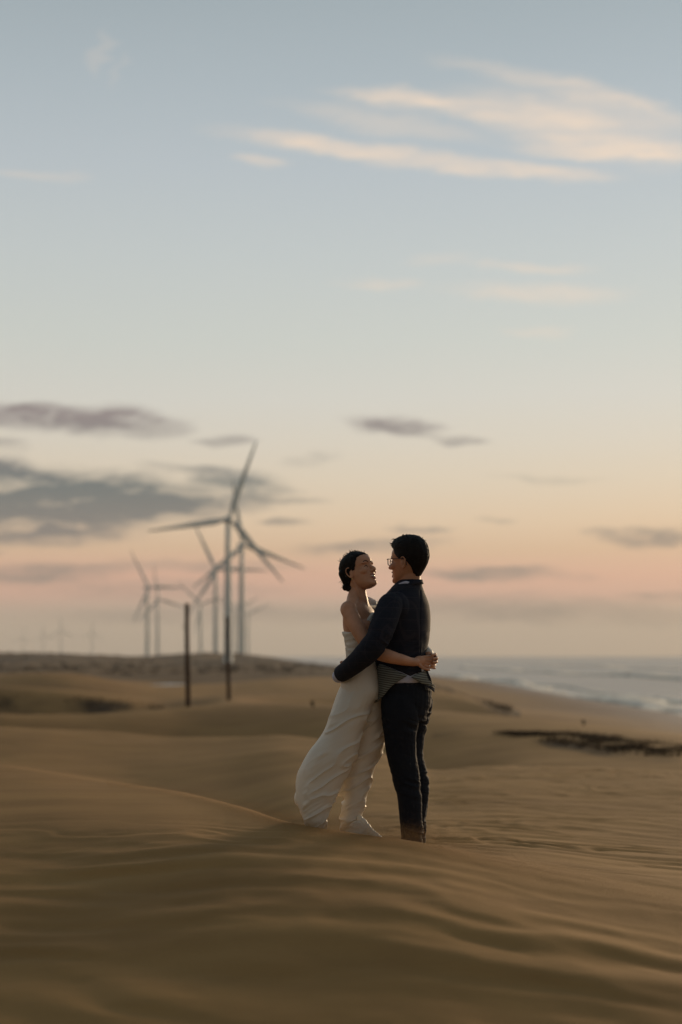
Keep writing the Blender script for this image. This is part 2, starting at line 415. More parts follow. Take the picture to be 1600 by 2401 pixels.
wet = 1-sstep(3.0, 21.0, Xs(YY)-XX+2*fbm(YY*.05, XX*.1, 2.0, 2)); wet = np.where(YY > 20, wet, 0)
for nm, arr in (('veg', veg), ('wet', wet)):
    at = me.attributes.new(nm, 'FLOAT', 'POINT'); at.data.foreach_set('value', arr.ravel().astype(np.float32))
def b_sand(n, p):
    g = n.new('ShaderNodeNewGeometry'); pos = g.outputs['Position']
    va = n.new('ShaderNodeAttribute', attribute_name='veg'); wa = n.new('ShaderNodeAttribute', attribute_name='wet')
    q = n.noise(n.vmul(pos, (0.5, 1.4, 1)), 1.0, 6, 0.65)
    fine = n.noise(pos, 260, 2, 0.7)
    c = n.mix(n.maprange(q, 0.3, 0.7), (0.31, 0.168, 0.060, 1), (0.405, 0.225, 0.080, 1))
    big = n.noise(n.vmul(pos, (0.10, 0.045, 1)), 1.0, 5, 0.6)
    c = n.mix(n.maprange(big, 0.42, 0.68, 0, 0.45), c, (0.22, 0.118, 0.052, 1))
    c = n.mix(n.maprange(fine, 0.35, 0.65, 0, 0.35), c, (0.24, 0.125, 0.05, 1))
    c = n.mix(wa.outputs['Fac'], c, (0.175, 0.098, 0.05, 1))
    vn = n.noise(n.vmul(pos, (0.8, 0.2, 1)), 1.0, 5, 0.7)
    vc = n.mix(n.maprange(vn, 0.3, 0.7), (0.040, 0.025, 0.014, 1), (0.068, 0.041, 0.022, 1))
    c = n.mix(n.math('MULTIPLY', va.outputs['Fac'], 0.92), c, vc)
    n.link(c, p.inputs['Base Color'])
    n.link(n.maprange(wa.outputs['Fac'], 0, 1, 0.95, 0.4, False), p.inputs['Roughness'])
    bump(n, p, n.noise(pos, 90, 4, 0.7), 0.35, 0.006)
M_sand = mat('sand', (0.5, 0.3, 0.15), 0.95, 0.1, b_sand)
ground = link_mesh('ground', me, M_sand); ground['kind'] = 'structure'
def gz(x, y):
    return float(height(np.array([x]), np.array([y]), np.array([math.atan2(x, y)]), np.array([math.hypot(x, y)]))[0])
def at_px(px, d): return (px-800)/FP*d

# ------------------------------------------------------------------ sea
def b_sea(n, p):
    g = n.new('ShaderNodeNewGeometry'); pos = g.outputs['Position']
    v = n.vmul(pos, (1, 0.5, 1))
    big = n.noise(n.vmul(pos, (0.012, 0.02, 1)), 1.0, 4, 0.6)
    n.link(n.mix(n.maprange(big, 0.35, 0.65), (0.12, 0.105, 0.08, 1), (0.20, 0.175, 0.135, 1)), p.inputs['Base Color'])
    h = n.math('ADD', n.math('MULTIPLY', n.noise(n.vmul(pos, (0.12, 0.3, 1)), 1.0, 3), 3.0), n.noise(v, 1.3, 4, 0.65))
    bump(n, p, h, 0.55, 0.3)
M_sea = mat('sea_water', (0.12, 0.13, 0.12), 0.28, 0.5, b_sea)
sg = Geo()
sr = [3, 20, 40, 60, 80, 100, 130, 170, 220, 300, 400, 600, 900, 1400, 2200, 3500, 5000, 7400]
rings = [[(r*math.sin(a), r*math.cos(a), SEA) for a in np.linspace(-PI, PI, 97)[:-1]] for r in sr]
sg.rings(rings, cap=False)
sea = link_mesh('sea', sg.mesh('sea'), M_sea); sea['kind'] = 'structure'
# breaking waves: low rolls of broken white water lying on the sea
def b_foam(n, p):
    g = n.new('ShaderNodeNewGeometry')
    q = n.noise(n.vmul(g.outputs['Position'], (0.9, 0.35, 1)), 1.0, 4, 0.7)
    n.link(n.mix(n.maprange(q, 0.35, 0.6), (0.55, 0.47, 0.38, 1), (0.95, 0.85, 0.70, 1)), p.inputs['Base Color'])
M_foam = mat('foam', (0.8, 0.8, 0.78), 0.7, 0.3, b_foam)
def roll(g, y0, y1, off, wid, hgt, seed, n=200):
    ys = np.geomspace(y0, y1, n); L = []
    for i, y in enumerate(ys):
        nn = float(vnoise(np.array([y*0.03+seed]), np.array([seed*1.0]))[0]); n2 = float(vnoise(np.array([y*0.11+seed]), np.array([3.0]))[0])
        x = float(Xs(y)) + off + nn*wid*1.6 + n2*wid*0.4
        e = min(1, (i+1)/15, (n-i)/15)
        ww = wid*(0.65+0.5*n2)*e+0.05; hh = hgt*(0.7+0.5*nn)*e+0.02
        L.append([(x-ww, y, SEA-0.02), (x-ww*0.6, y, SEA+hh*0.45), (x-ww*.15, y, SEA+hh*.8), (x+ww*0.3, y, SEA+hh), (x+ww*0.8, y, SEA+hh*.5), (x+ww, y, SEA-0.05)])
    g.rings(L, cap=True, closed=True)
fg = Geo()
roll(fg, 60, 330, 1.6, 2.6, 0.65, 1.0)
roll(fg, 70, 240, 5.5, 1.3, 0.35, 5.0)
roll(fg, 200, 560, 36, 3.5, 0.7, 21.0)
roll(fg, 330, 700, 95, 5.0, 0.6, 33.0)
surf = link_mesh('surf', fg.mesh('surf'), M_foam); tagit(surf, 'pale broken surf running along the edge of the beach', 'surf', kind='stuff')

# ------------------------------------------------------------------ dune scrub
def b_scrub(n, p):
    t = n.new('ShaderNodeNewGeometry')
    q = n.noise(t.outputs['Position'], 1.5, 4, 0.6)
    n.link(n.mix(n.maprange(q, 0.3, 0.7), (0.055, 0.038, 0.024, 1), (0.14, 0.09, 0.05, 1)), p.inputs['Base Color'])
M_scrub = mat('scrub', (0.06, 0.05, 0.03), 0.9, 0.1, b_scrub)
def blades(g, x, y, z, n, h, spread, wdt):
    for i in range(n):
        a = random.uniform(0, 2*PI); rr = spread*math.sqrt(random.random())
        bx, by = x+rr*math.cos(a), y+rr*math.sin(a)
        hh = h*random.uniform(0.5, 1.1); lx = hh*random.uniform(-.9, .5); ly = hh*random.uniform(-.6, .6); wd = wdt*random.uniform(.6, 1.3)
        c, s = math.cos(a*3), math.sin(a*3); b = len(g.v)
        g.v += [(bx-c*wd, by-s*wd, z-0.02), (bx+c*wd, by+s*wd, z-0.02), (bx+lx*.4+c*wd*.8, by+ly*.4+s*wd*.8, z+hh*.65), (bx+lx*.4-c*wd*.8, by+ly*.4-s*wd*.8, z+hh*.65), (bx+lx, by+ly, z+hh*.9)]
        g.f += [(b, b+1, b+2, b+3), (b+3, b+2, b+4)]
def scatter(name, label, strip, n, per, h, spread, wdt, thr=-0.15):
    pxs = rng.uniform(strip[0][0], strip[-1][0], n*3)
    a = interp(pxs, strip, 1); b = interp(pxs, strip, 2)
    ds_ = a+(b-a)*rng.beta(1.6, 1.6, n*3)
    xs = (pxs-800)/FP*ds_; ys = ds_
    keep = np.nonzero((fbm(xs*0.5, ys*0.25, 9.0, 4) > thr) & (fbm(xs*1.6, ys*.9, 6.0, 2) > -.12))[0][:n]
    xs, ys = xs[keep], ys[keep]
    zs_ = height(xs, ys, np.arctan2(xs, ys), np.hypot(xs, ys))
    g = Geo()
    for x, y, z in zip(xs, ys, zs_): blades(g, x, y, z, per, h, spread, wdt)
    o = link_mesh(name, g.mesh(name), M_scrub, smooth=False); tagit(o, label, 'scrub', kind='stuff'); return o
scatter('creeping_scrub', 'dark creeping scrub in a long strip on the dune slope by the beach', [(1170,32.6,33.8),(1235,31.8,32.8),(1283,29.6,32.8),(1350,28.6,32.2),(1421,27,31.2),(1500,26,30),(1600,25,29.2),(1750,24,28)], 1000, 7, 0.065, 0.26, 0.007, -.6)
scatter('dune_scrub', 'dark scrub in the hollow between the dunes at far left', [(-150,58.8,62),(0,59,62),(200,59,61.8),(380,61,62.5)], 160, 6, 0.12, 0.4, 0.010, -.3)
scatter('ridge_shade_scrub', 'thin dark scrub added along the shaded ridge running down the dune towards the beach', [(1010,108,148),(1040,98,132),(1100,74,98),(1150,65,80),(1195,61,68)], 300, 6, 0.16, 0.4, 0.012, -.3)
# far scrubland: bushes as clumps of leaves
def clump(g, x, y, z, r, hgt, n, leaf):
    for i in range(n):
        a, b_, rr = random.uniform(0, 2*PI), random.uniform(0, 1), random.random()**0.4
        px_, py_, pz = x+r*rr*math.cos(a)*math.cos(b_), y+r*rr*math.sin(a)*math.cos(b_), z+hgt*(0.1+rr*math.sin(b_*1.4)*.8)
        u = Vector((random.gauss(0,1), random.gauss(0,1), random.gauss(0,1))).normalized()*leaf
        v = u.orthogonal().normalized()*leaf*0.6; c = Vector((px_, py_, pz)); b = len(g.v)
        g.v += [c-u, c-v, c+u, c+v]; g.f.append((b, b+1, b+2, b+3))
g = Geo(); cnt = 0
while cnt < 520:
    d = random.uniform(300, 880) if random.random() < .6 else random.uniform(840, 870); px_ = random.uniform(-60, 790)
    x = at_px(px_, d)
    if Xs(d)-x < 10: continue
    z = gz(x, d); s_ = random.uniform(0.4, 1.15)
    clump(g, x, d, z-.2, s_*1.6, s_*random.uniform(.5, 1.1), 26, 0.38); cnt += 1
fs = link_mesh('far_scrub', g.mesh('far_scrub'), M_scrub, smooth=False); tagit(fs, 'low brown scrub covering the flat land under the wind turbines', 'scrubland', kind='stuff')
# two twiggy sprigs standing alone
M_twig = mat('twig', (0.11, 0.075, 0.045), 0.9, 0.1)
def sprig(px, d, h, label):
    x = at_px(px, d); z = gz(x, d); root = empty('dry_sprig', (x, d, z)); tagit(root, label, 'plant', 'dry sprigs on the sand')
    g = Geo()
    for i in range(9):
        a = random.uniform(0, 2*PI); l = h*random.uniform(.5, 1.05); q = Vector((math.cos(a)*.3, math.sin(a)*.3, 1)).normalized()
        g.tube([(0, 0, -.03), q*l*.5+Vector((.01, 0, 0)), q*l+Vector((-.04, 0, 0))*l/0.3], [.008, .006, .003], 6)
    link_mesh('stem', g.mesh('stem'), M_twig, root)
    g = Geo()
    for i in range(110):
        a = random.uniform(0, 2*PI); t = random.uniform(.3, 1)*h; c = Vector((math.cos(a)*.26*t, math.sin(a)*.26*t, t)); u = Vector((random.gauss(0,1), random.gauss(0,1), random.gauss(0,1))).normalized()*.025; v = u.orthogonal()*.4
        b = len(g.v); g.v += [c-u, c-v, c+u, c+v]; g.f.append((b, b+1, b+2, b+3))
    link_mesh('leaves', g.mesh('leaves'), M_scrub, root, smooth=False)
sprig(733, 43, 0.2, 'small dry sprig on the sand behind the woman\'s dress')
sprig(1369, 35, 0.13, 'tiny dry sprig on the dune crest above the dark scrub by the beach')

# ------------------------------------------------------------------ timber posts
def b_wood(n, p):
    t = n.new('ShaderNodeTexCoord'); v = n.vmul(t.outputs['Object'], (14, 14, 1.2))
    q = n.noise(v, 2.0, 5, 0.7)
    n.link(n.mix(n.maprange(q, 0.3, 0.7), (0.028, 0.014, 0.008, 1), (0.085, 0.04, 0.02, 1)), p.inputs['Base Color']); bump(n, p, q, 0.6, 0.01)
M_wood = mat('weathered_wood', (0.05, 0.03, 0.02), 0.85, 0.2, b_wood)
M_rust = mat('rusty_iron', (0.06, 0.03, 0.02), 0.7, 0.3)
def post(px0, px1, d, pytop, label, ring=True):
    x = at_px(px1, d); z = gz(x, d); top = zc(pytop, d); H = top-z
    root = empty('wooden_post', (x, d, z)); tagit(root, label, 'post', 'weathered posts standing in the dunes')
    g = Geo(); n = 26; rings = []
    lean = at_px(px0, d)-x
    for i in range(n+1):
        t = i/n; zz = -0.4+t*(H+0.4); r0 = 0.080-0.010*t
        ring = []
        for k in range(20):
            a = 2*PI*k/20; r = r0*(1+0.06*math.sin(3*a+t*2)+0.05*math.sin(7*a+i*.3)+random.uniform(-.02, .02))
            ring.append((lean*t+r*math.cos(a)+.006*math.sin(t*7), r*math.sin(a), zz+(0.012*math.cos(a) if i == n else 0)))
        rings.append(ring)
    g.rings(rings)
    link_mesh('shaft', g.mesh('shaft'), M_wood, root)
    if ring:
        g = Geo(); zz = H*0.79
        g.tube([(-.05+lean*.8, 0, zz), (-.12+lean*.8, 0, zz+.01), (-.13+lean*.8, 0, zz-.09), (-.06+lean*.8, 0, zz-.1)], [.012]*4, 8)
        link_mesh('bracket', g.mesh('bracket'), M_rust, root)
post(438, 441, 46.0, 1415, 'dark wooden post standing left, nearer and taller, with a small iron bracket')
post(532.5, 537, 57.0, 1446, 'dark wooden post in front of the largest wind turbine, farther of the pair', ring=False)

# ------------------------------------------------------------------ wind turbines
M_tur = mat('turbine_paint', (0.42, 0.47, 0.47), 0.5, 0.4, noisy((0.55, 0.62, 0.60), (0.64, 0.69, 0.67), 0.08, 0.05))
HUB = 66.0
def m_tower():
    g = Geo(); H = 69.0; R = []
    for z in [0, .15, .6, 3, 10, 22, 22.15, 36, 46, 46.15, 58, 68]:
        r = 2.15-0.95*(z/H)
        if z < 0.5: r = 3.1
        if z in (22.15, 46.15): r += .03
        R.append([(r*math.cos(2*PI*k/32), r*math.sin(2*PI*k/32), z) for k in range(32)])
    g.rings(R); return g.mesh('tower')
def m_door():
    g = Geo(); g.box((0, -2.2, 2.6), (.55, .12, 1.15)); g.box((0, -2.9, .75), (.9, .75, .08)); g.box((0, -3.6, .35), (.8, .3, .07)); return g.mesh('door')
def m_nacelle():
    g = Geo(); R = []
    for y, hw, hh, dz in [(-3.1, .9, 1.0, 0), (-2.6, 1.35, 1.45, 0), (0, 1.7, 1.75, 0), (4, 1.65, 1.7, .05), (6.5, 1.3, 1.35, .25), (7.2, .8, .9, .4)]:
        ring = []
        for k in range(24):
            a = 2*PI*k/24; c, s = math.cos(a), math.sin(a)
            ring.append((hw*math.copysign(abs(c)**.6, c), y, 70+dz+hh*math.copysign(abs(s)**.6, s)))
        R.append(ring)
    g.rings(R); g.tube([(0, 5.5, 71.5), (0, 5.5, 73.2)], [.06, .05], 8); return g.mesh('nacelle')
def m_hub():
    g = Geo(); R = []
    for y, r in [(-3.0, 1.35), (-3.6, 1.5), (-4.6, 1.4), (-5.5, .95), (-5.9, .5), (-6.05, .1)]:
        R.append([(r*math.cos(2*PI*k/24), y, 70+r*math.sin(2*PI*k/24)) for k in range(24)])
    g.rings(R); return g.mesh('hub')
def m_blade():
    g = Geo(); R = []; Ls = 39.5
    for t in [0, .02, .05, .09, .14, .2, .3, .4, .5, .6, .7, .8, .9, .96, 1]:
        z = .9+t*Ls
        ch = np.interp(t, [0, .04, .18, .35, .6, .85, .96, 1], [1.7, 1.8, 3.3, 2.8, 1.9, 1.2, .8, .25]); thk = np.interp(t, [0, .05, .18, .5, 1], [1.7, 1.6, .95, .42, .08])
        tw = math.radians(np.interp(t, [0, .2, .5, 1], [18, 14, 5, 0])); ring = []
        for k in range(18):
            a = 2*PI*k/18; x = ch*(.5*math.cos(a)-.12*min(1, t*8)); y = thk*.5*math.sin(a)*(1-.35*math.cos(a)*min(1, t*8))
            ring.append((x*math.cos(tw)-y*math.sin(tw), x*math.sin(tw)+y*math.cos(tw)-1.6*t*t, z))
        R.append(ring)
    g.rings(R); return g.mesh('blade')
MT = dict(tower=m_tower(), door=m_door(), nacelle=m_nacelle(), hub=m_hub(), blade=m_blade())
def turbine(first, px, pyhub, angs, yaw, label):
    dist = HUB*FP/(HOR-pyhub); x = at_px(px, dist)
    hubz = CZ+HUB; base = hubz-70
    root = empty('wind_turbine', (x, dist, base), math.radians(yaw)); tagit(root, label, 'wind turbine', 'wind turbines along the shore')
    for nm in ('tower', 'door', 'nacelle', 'hub'):
        o = bpy.data.objects.new(nm, MT[nm]) if first is None else first[nm].copy()
        COL.objects.link(o); o.parent = root
        if first is None:
            MT[nm].materials.append(M_tur); MT[nm].polygons.foreach_set('use_smooth', [True]*len(MT[nm].polygons)); F[nm] = o
    for i, a in enumerate(angs):
        if first is None and i == 0:
            o = bpy.data.objects.new('blade', MT['blade']); MT['blade'].materials.append(M_tur); MT['blade'].polygons.foreach_set('use_smooth', [True]*len(MT['blade'].polygons)); F['blade'] = o
        else: o = F['blade'].copy()
        COL.objects.link(o); o.parent = root; o.location = (0, -4.5, 70); o.rotation_euler = (0, math.radians(90-a), 0)
F = {}
TL = [(535,1218,(190,71,310.5),'largest and nearest wind turbine, its tower rising behind the farther post'),
      (567,1279,(340,100,220),'second largest wind turbine, just right of the largest one'),
      (506,1336,(359,116,238),'wind turbine just left of the largest, one blade raised to the upper left'),
      (346,1378,(121,241,1),'leftmost wind turbine of the close pair left of the nearer post'),
      (370,1406,(102,222,345),'right wind turbine of the close pair left of the nearer post'),
      (471,1416,(138,15,258),'wind turbine between the two wooden posts'),
      (552,1431,(30,150,270),'faint wind turbine half hidden behind the tower of the largest one'),
      (582,1440,(24,144,264),'faint wind turbine hugging the right side of the second largest tower'),
      (143,1478,(92,212,332),'tallest looking of the four tiny hazy wind turbines at far left'),
      (216,1484,(88,208,328),'rightmost of the four tiny hazy wind turbines at far left'),
      (102,1489,(95,215,335),'tiny hazy wind turbine, second from the left edge of the photo'),
      (54,1495,(80,200,320),'faintest tiny wind turbine, nearest the left edge of the photo')]
for i, (px, py, an, lb) in enumerate(TL): turbine(None if i == 0 else F, px, py, an, 34 if i in (3, 4) else 14+3*math.sin(i*2), lb)

# ------------------------------------------------------------------ the couple
S = 0.0024                              # metres per photo pixel at the couple's distance
def W(px, py, d=0.0): return Vector(((px-800)*S, 8.0+d*S, CZ-(py-HOR)*S))
def smooth_rows(rows, sub=4):
    out = []; n = len(rows); R = [np.array(r, float) for r in rows]
    for i in range(n-1):
        p0, p1, p2, p3 = R[max(i-1,0)], R[i], R[i+1], R[min(i+2,n-1)]
        for k in range(sub):
            t = k/sub; out.append(0.5*((2*p1)+(p2-p0)*t+(2*p0-5*p1+4*p2-p3)*t*t+(3*p1-p0-3*p2+p3)*t**3))
    out.append(R[-1]); return out
def loft(g, rows, ang=0.0, seg=40, p=1.0, sub=4):
    """rows: (py, px, d, a, b); a along the facing direction, b across it; ang turns facing from +X towards the camera"""
    c, s = math.cos(ang), math.sin(ang); rings = []
    for py, px, d, a, b in smooth_rows(rows, sub):
        ring = []
        for k in range(seg):
            t = 2*PI*k/seg; u = a*math.copysign(abs(math.cos(t))**p, math.cos(t)); v = b*math.copysign(abs(math.sin(t))**p, math.sin(t))
            ring.append(W(px+u*c+v*s, py, d-u*s+v*c))
        rings.append(ring)
    g.rings(rings)
def tub(g, pts, seg=18, sub=4, **kw):
    g.tube([W(*p[:3]) for p in pts], [p[3]*S for p in pts], seg, sub=sub, **kw)
def to_px(co): return 800+co[:, 0]/S, HOR-(co[:, 2]-CZ)/S, (co[:, 1]-8.0)/S
def part(name, me, m, root, smooth=True, local=False):
    if not local:
        a = get_co(me); a -= np.array(root.location); set_co(me, a)
    return link_mesh(name, me, m, root, smooth)
def folds(me, fn):
    me.update(); co = get_co(me); no = get_no(me); px, py, d = to_px(co)
    set_co(me, co + no*fn(px, py, d, no)[:, None]); return me
def ridge(x, y, z=0.0, o=3):
    return 1-2*np.abs(fbm(x, y, z, o))
def xf(rows_pts, M): return [[M @ Vector(p) for p in r] for r in rows_pts]

def b_skin(c1, c2):
    def f(n, p):
        t = n.new('ShaderNodeTexCoord'); q = n.noise(t.outputs['Object'], 14, 4, 0.6)
        n.link(n.mix(n.maprange(q, 0.3, 0.7), (*c1, 1), (*c2, 1)), p.inputs['Base Color'])
        p.inputs['Subsurface Weight'].default_value = 0.08; p.inputs['Subsurface Radius'].default_value = (0.02, 0.008, 0.004); p.inputs['Subsurface Scale'].default_value = 0.5
        bump(n, p, n.noise(t.outputs['Object'], 240, 3), 0.15, 0.001)
    return f
M_skinW = mat('skin_warm', (.36, .19, .11), 0.5, 0.4, b_skin((.46, .22, .12), (.56, .28, .165)))
M_skinM = mat('skin_tan', (.3, .15, .08), 0.5, 0.4, b_skin((.38, .175, .09), (.46, .22, .12)))
def b_hair(n, p):
    t = n.new('ShaderNodeTexCoord'); q = n.noise(n.vmul(t.outputs['Object'], (60, 60, 260)), 1.0, 3, 0.6)
    n.link(n.mix(n.maprange(q, 0.3, 0.7), (.004, .003, .0025, 1), (.012, .008, .006, 1)), p.inputs['Base Color']); bump(n, p, q, 0.8, 0.003)
M_hair = mat('black_hair', (.01, .008, .006), 0.6, 0.15, b_hair)
def b_dress(n, p):
    noisy((.78, .73, .63), (.84, .79, .69), 5, 0.12, 0.002)(n, p)
    tr = n.new('ShaderNodeBsdfTranslucent'); tr.inputs[0].default_value = (.74, .68, .56, 1)
    mx = n.new('ShaderNodeMixShader'); mx.inputs[0].default_value = 0.28
    n.link(p.outputs[0], mx.inputs[1]); n.link(tr.outputs[0], mx.inputs[2]); n.link(mx.outputs[0], n.n['Material Output'].inputs[0])
M_dress = mat('ivory_satin', (.62, .59, .52), 0.45, 0.4, b_dress)
def b_plaid(n, p):
    t = n.new('ShaderNodeTexCoord'); sp = n.new('ShaderNodeSeparateXYZ'); m = n.new('ShaderNodeMapping'); n.link(t.outputs['Object'], m.inputs[0])
    m.inputs['Rotation'].default_value = (0, 0, math.radians(60)); wv = n.noise(t.outputs['Object'], 5, 2, 0.5, color=True)
    n.link(n.vadd(m.outputs[0], n.vmul(wv, (.02, .02, .02))), sp.inputs[0])
    def ln(v, per, wd):
        f = n.math('FRACT', n.math('DIVIDE', v, per)); return n.maprange(n.math('ABSOLUTE', n.math('SUBTRACT', f, 0.5)), wd, wd*2.2, 1, 0)
    a = n.math('MAXIMUM', ln(sp.outputs[0], 0.052, 0.035), ln(sp.outputs[2], 0.060, 0.03))
    a2 = n.math('MAXIMUM', ln(n.math('ADD', sp.outputs[0], .01), 0.052, 0.02), ln(n.math('ADD', sp.outputs[2], .012), 0.060, 0.02))
    a = n.math('ADD', a, n.math('MULTIPLY', a2, .5), clamp=True)
    wvv = n.noise(t.outputs['Object'], 320, 2, 0.6)
    c = n.mix(n.maprange(wvv, .3, .7), (.008, .010, .018, 1), (.015, .017, .026, 1))
    n.link(n.mix(n.math('MULTIPLY', a, .22), c, (.055, .040, .045, 1)), p.inputs['Base Color']); bump(n, p, wvv, .4, .001)
M_jacket = mat('navy_plaid_wool', (.02, .02, .035), 0.85, 0.2, b_plaid, Sheen_Weight=0.0)
M_pants = mat('navy_wool', (.012, .014, .022), 0.85, 0.2, noisy((.006, .008, .013), (.010, .012, .018), 200, 0.1, 0.001), Sheen_Weight=0.0)
M_shirt = mat('pale_cotton', (.5, .5, .6), 0.8, 0.2, noisy((.46, .46, .56), (.52, .52, .62), 8, 0.2, 0.001))
def b_stripe(n, p):
    t = n.new('ShaderNodeTexCoord'); sp = n.new('ShaderNodeSeparateXYZ'); wv = n.noise(t.outputs['Object'], 9, 2, 0.5)
    n.link(t.outputs['Object'], sp.inputs[0])
    v = n.math('ADD', n.math('ADD', sp.outputs[2], n.math('MULTIPLY', sp.outputs[0], 0.16)), n.math('MULTIPLY', wv, 0.012))
    f = n.math('FRACT', n.math('DIVIDE', v, 0.0125)); k = n.maprange(n.math('ABSOLUTE', n.math('SUBTRACT', f, 0.5)), 0.12, 0.3)
    n.link(n.mix(k, (.02, .022, .022, 1), (.17, .185, .165, 1)), p.inputs['Base Color'])
M_lining = mat('striped_lining', (.15, .16, .15), 0.5, 0.5, b_stripe)
M_teeth = mat('teeth', (.8, .77, .7), 0.3, 0.5); M_dark = mat('mouth_dark', (.03, .01, .008), 0.7, 0.2); M_lip = mat('lip', (.30, .09, .07), 0.45, 0.4)
M_frame = mat('black_acetate', (.01, .01, .01), 0.3, 0.5); M_metal = mat('gold_metal', (.6, .42, .18), 0.3, 0.5, Metallic=1.0)
M_glass = mat('clear_lens', (1, 1, 1), 0.02, 0.5, Transmission_Weight=1.0, IOR=1.1)
M_shoe = mat('dark_leather', (.02, .013, .01), 0.4, 0.4)

# ---- heads (local axes: x forward, y left, z up, metres)
HEAD = [(-.114,.060,.020,.018),(-.108,.084,.000,.030),(-.095,.090,-.020,.041),(-.080,.082,-.035,.050),(-.066,.082,-.052,.055),(-.052,.084,-.068,.059),(-.036,.086,-.082,.063),
        (-.015,.083,-.092,.067),(.004,.077,-.098,.070),(.022,.086,-.102,.072),(.045,.087,-.102,.074),(.065,.080,-.096,.071),(.082,.066,-.083,.062),(.096,.045,-.062,.048),(.106,.020,-.036,.030),(.111,.0,-.012,.010)]
def sec(rows, seg, p=0.9, sub=4):
    out = []
    for z, f, b, w_ in smooth_rows(rows, sub):
        c = (f+b)/2; h = (f-b)/2
        out.append([(c+h*math.copysign(abs(math.cos(t))**p, math.cos(t)), w_*math.sin(t), z) for t in [2*PI*k/seg for k in range(seg)]])
    return out
def head(g, M, sc, smile=1.0):
    L = M @ Matrix.Scale(sc, 4)
    R3 = L.to_3x3()
    g.rings(xf(sec(HEAD, 48), L))
    T = lambda *p: L @ Vector(p)
    g.tube([T(.074,0,.016), T(.086,0,-.002), T(.099,0,-.018), T(.104,0,-.026)], [.0075*sc, .0085*sc, .0105*sc, .011*sc], 14, sub=3)
    for s in (-1, 1):
        g.ell(T(.090, s*.0125, -.031), (.0105, .0075, .0075), 12, 8, R3)
        g.ell(T(.068, s*.028, .021), (.016, .024, .007), 14, 8, R3)
        g.ell(T(.056, s*.038, -.022), (.026, .022, .021), 16, 10, R3)
        g.ell(T(.060, s*.031, -.001), (.0185, .015, .011), 14, 8, R3)
        # ear: shell, rim and lobe
        g.ell(T(-.010, s*.071, -.012), (.013, .006, .026), 14, 10, R3 @ Matrix.Rotation(-.25, 3, 'Y') @ Matrix.Rotation(s*.35, 3, 'Z'))
        rim = [(.004,.072,-.008),(.004,.075,.010),(-.006,.081,.021),(-.020,.086,.019),(-.028,.087,.004),(-.025,.083,-.016),(-.014,.076,-.034),(-.004,.072,-.036)]
        g.tube([T(x, s*y, z) for x, y, z in rim], [.004*sc]*len(rim), 8, sub=2)
        g.ell(T(-.008, s*.073, -.034), (.008, .004, .008), 10, 8, R3)
    g.ell(T(.074, 0, -.099), (.017, .021, .014), 16, 10, R3)
    # lips around an open laughing mouth
    up = [(.070,-.028,-.049),(.081,-.018,-.051),(.089,-.006,-.051),(.090,0,-.052),(.089,.006,-.051),(.081,.018,-.051),(.070,.028,-.049)]
    lo = [(.070,-.028,-.049),(.078,-.019,-.063),(.085,-.007,-.074),(.086,0,-.075),(.085,.007,-.074),(.078,.019,-.063),(.070,.028,-.049)]
    g.tube([T(*p) for p in up], [.003*sc,.004*sc,.005*sc,.0045*sc,.005*sc,.004*sc,.003*sc], 8, sub=2)
    g.tube([T(*p) for p in lo], [.003*sc,.0045*sc,.006*sc,.006*sc,.006*sc,.0045*sc,.003*sc], 8, sub=2)
    return L
def ribbon(name, L, pts, rad, m, root, flat=1.0):
    g = Geo(); g.tube([L @ Vector(p) for p in pts], [r for r in rad], 8, sub=3, flat=flat); return part(name, g.mesh(name), m, root)
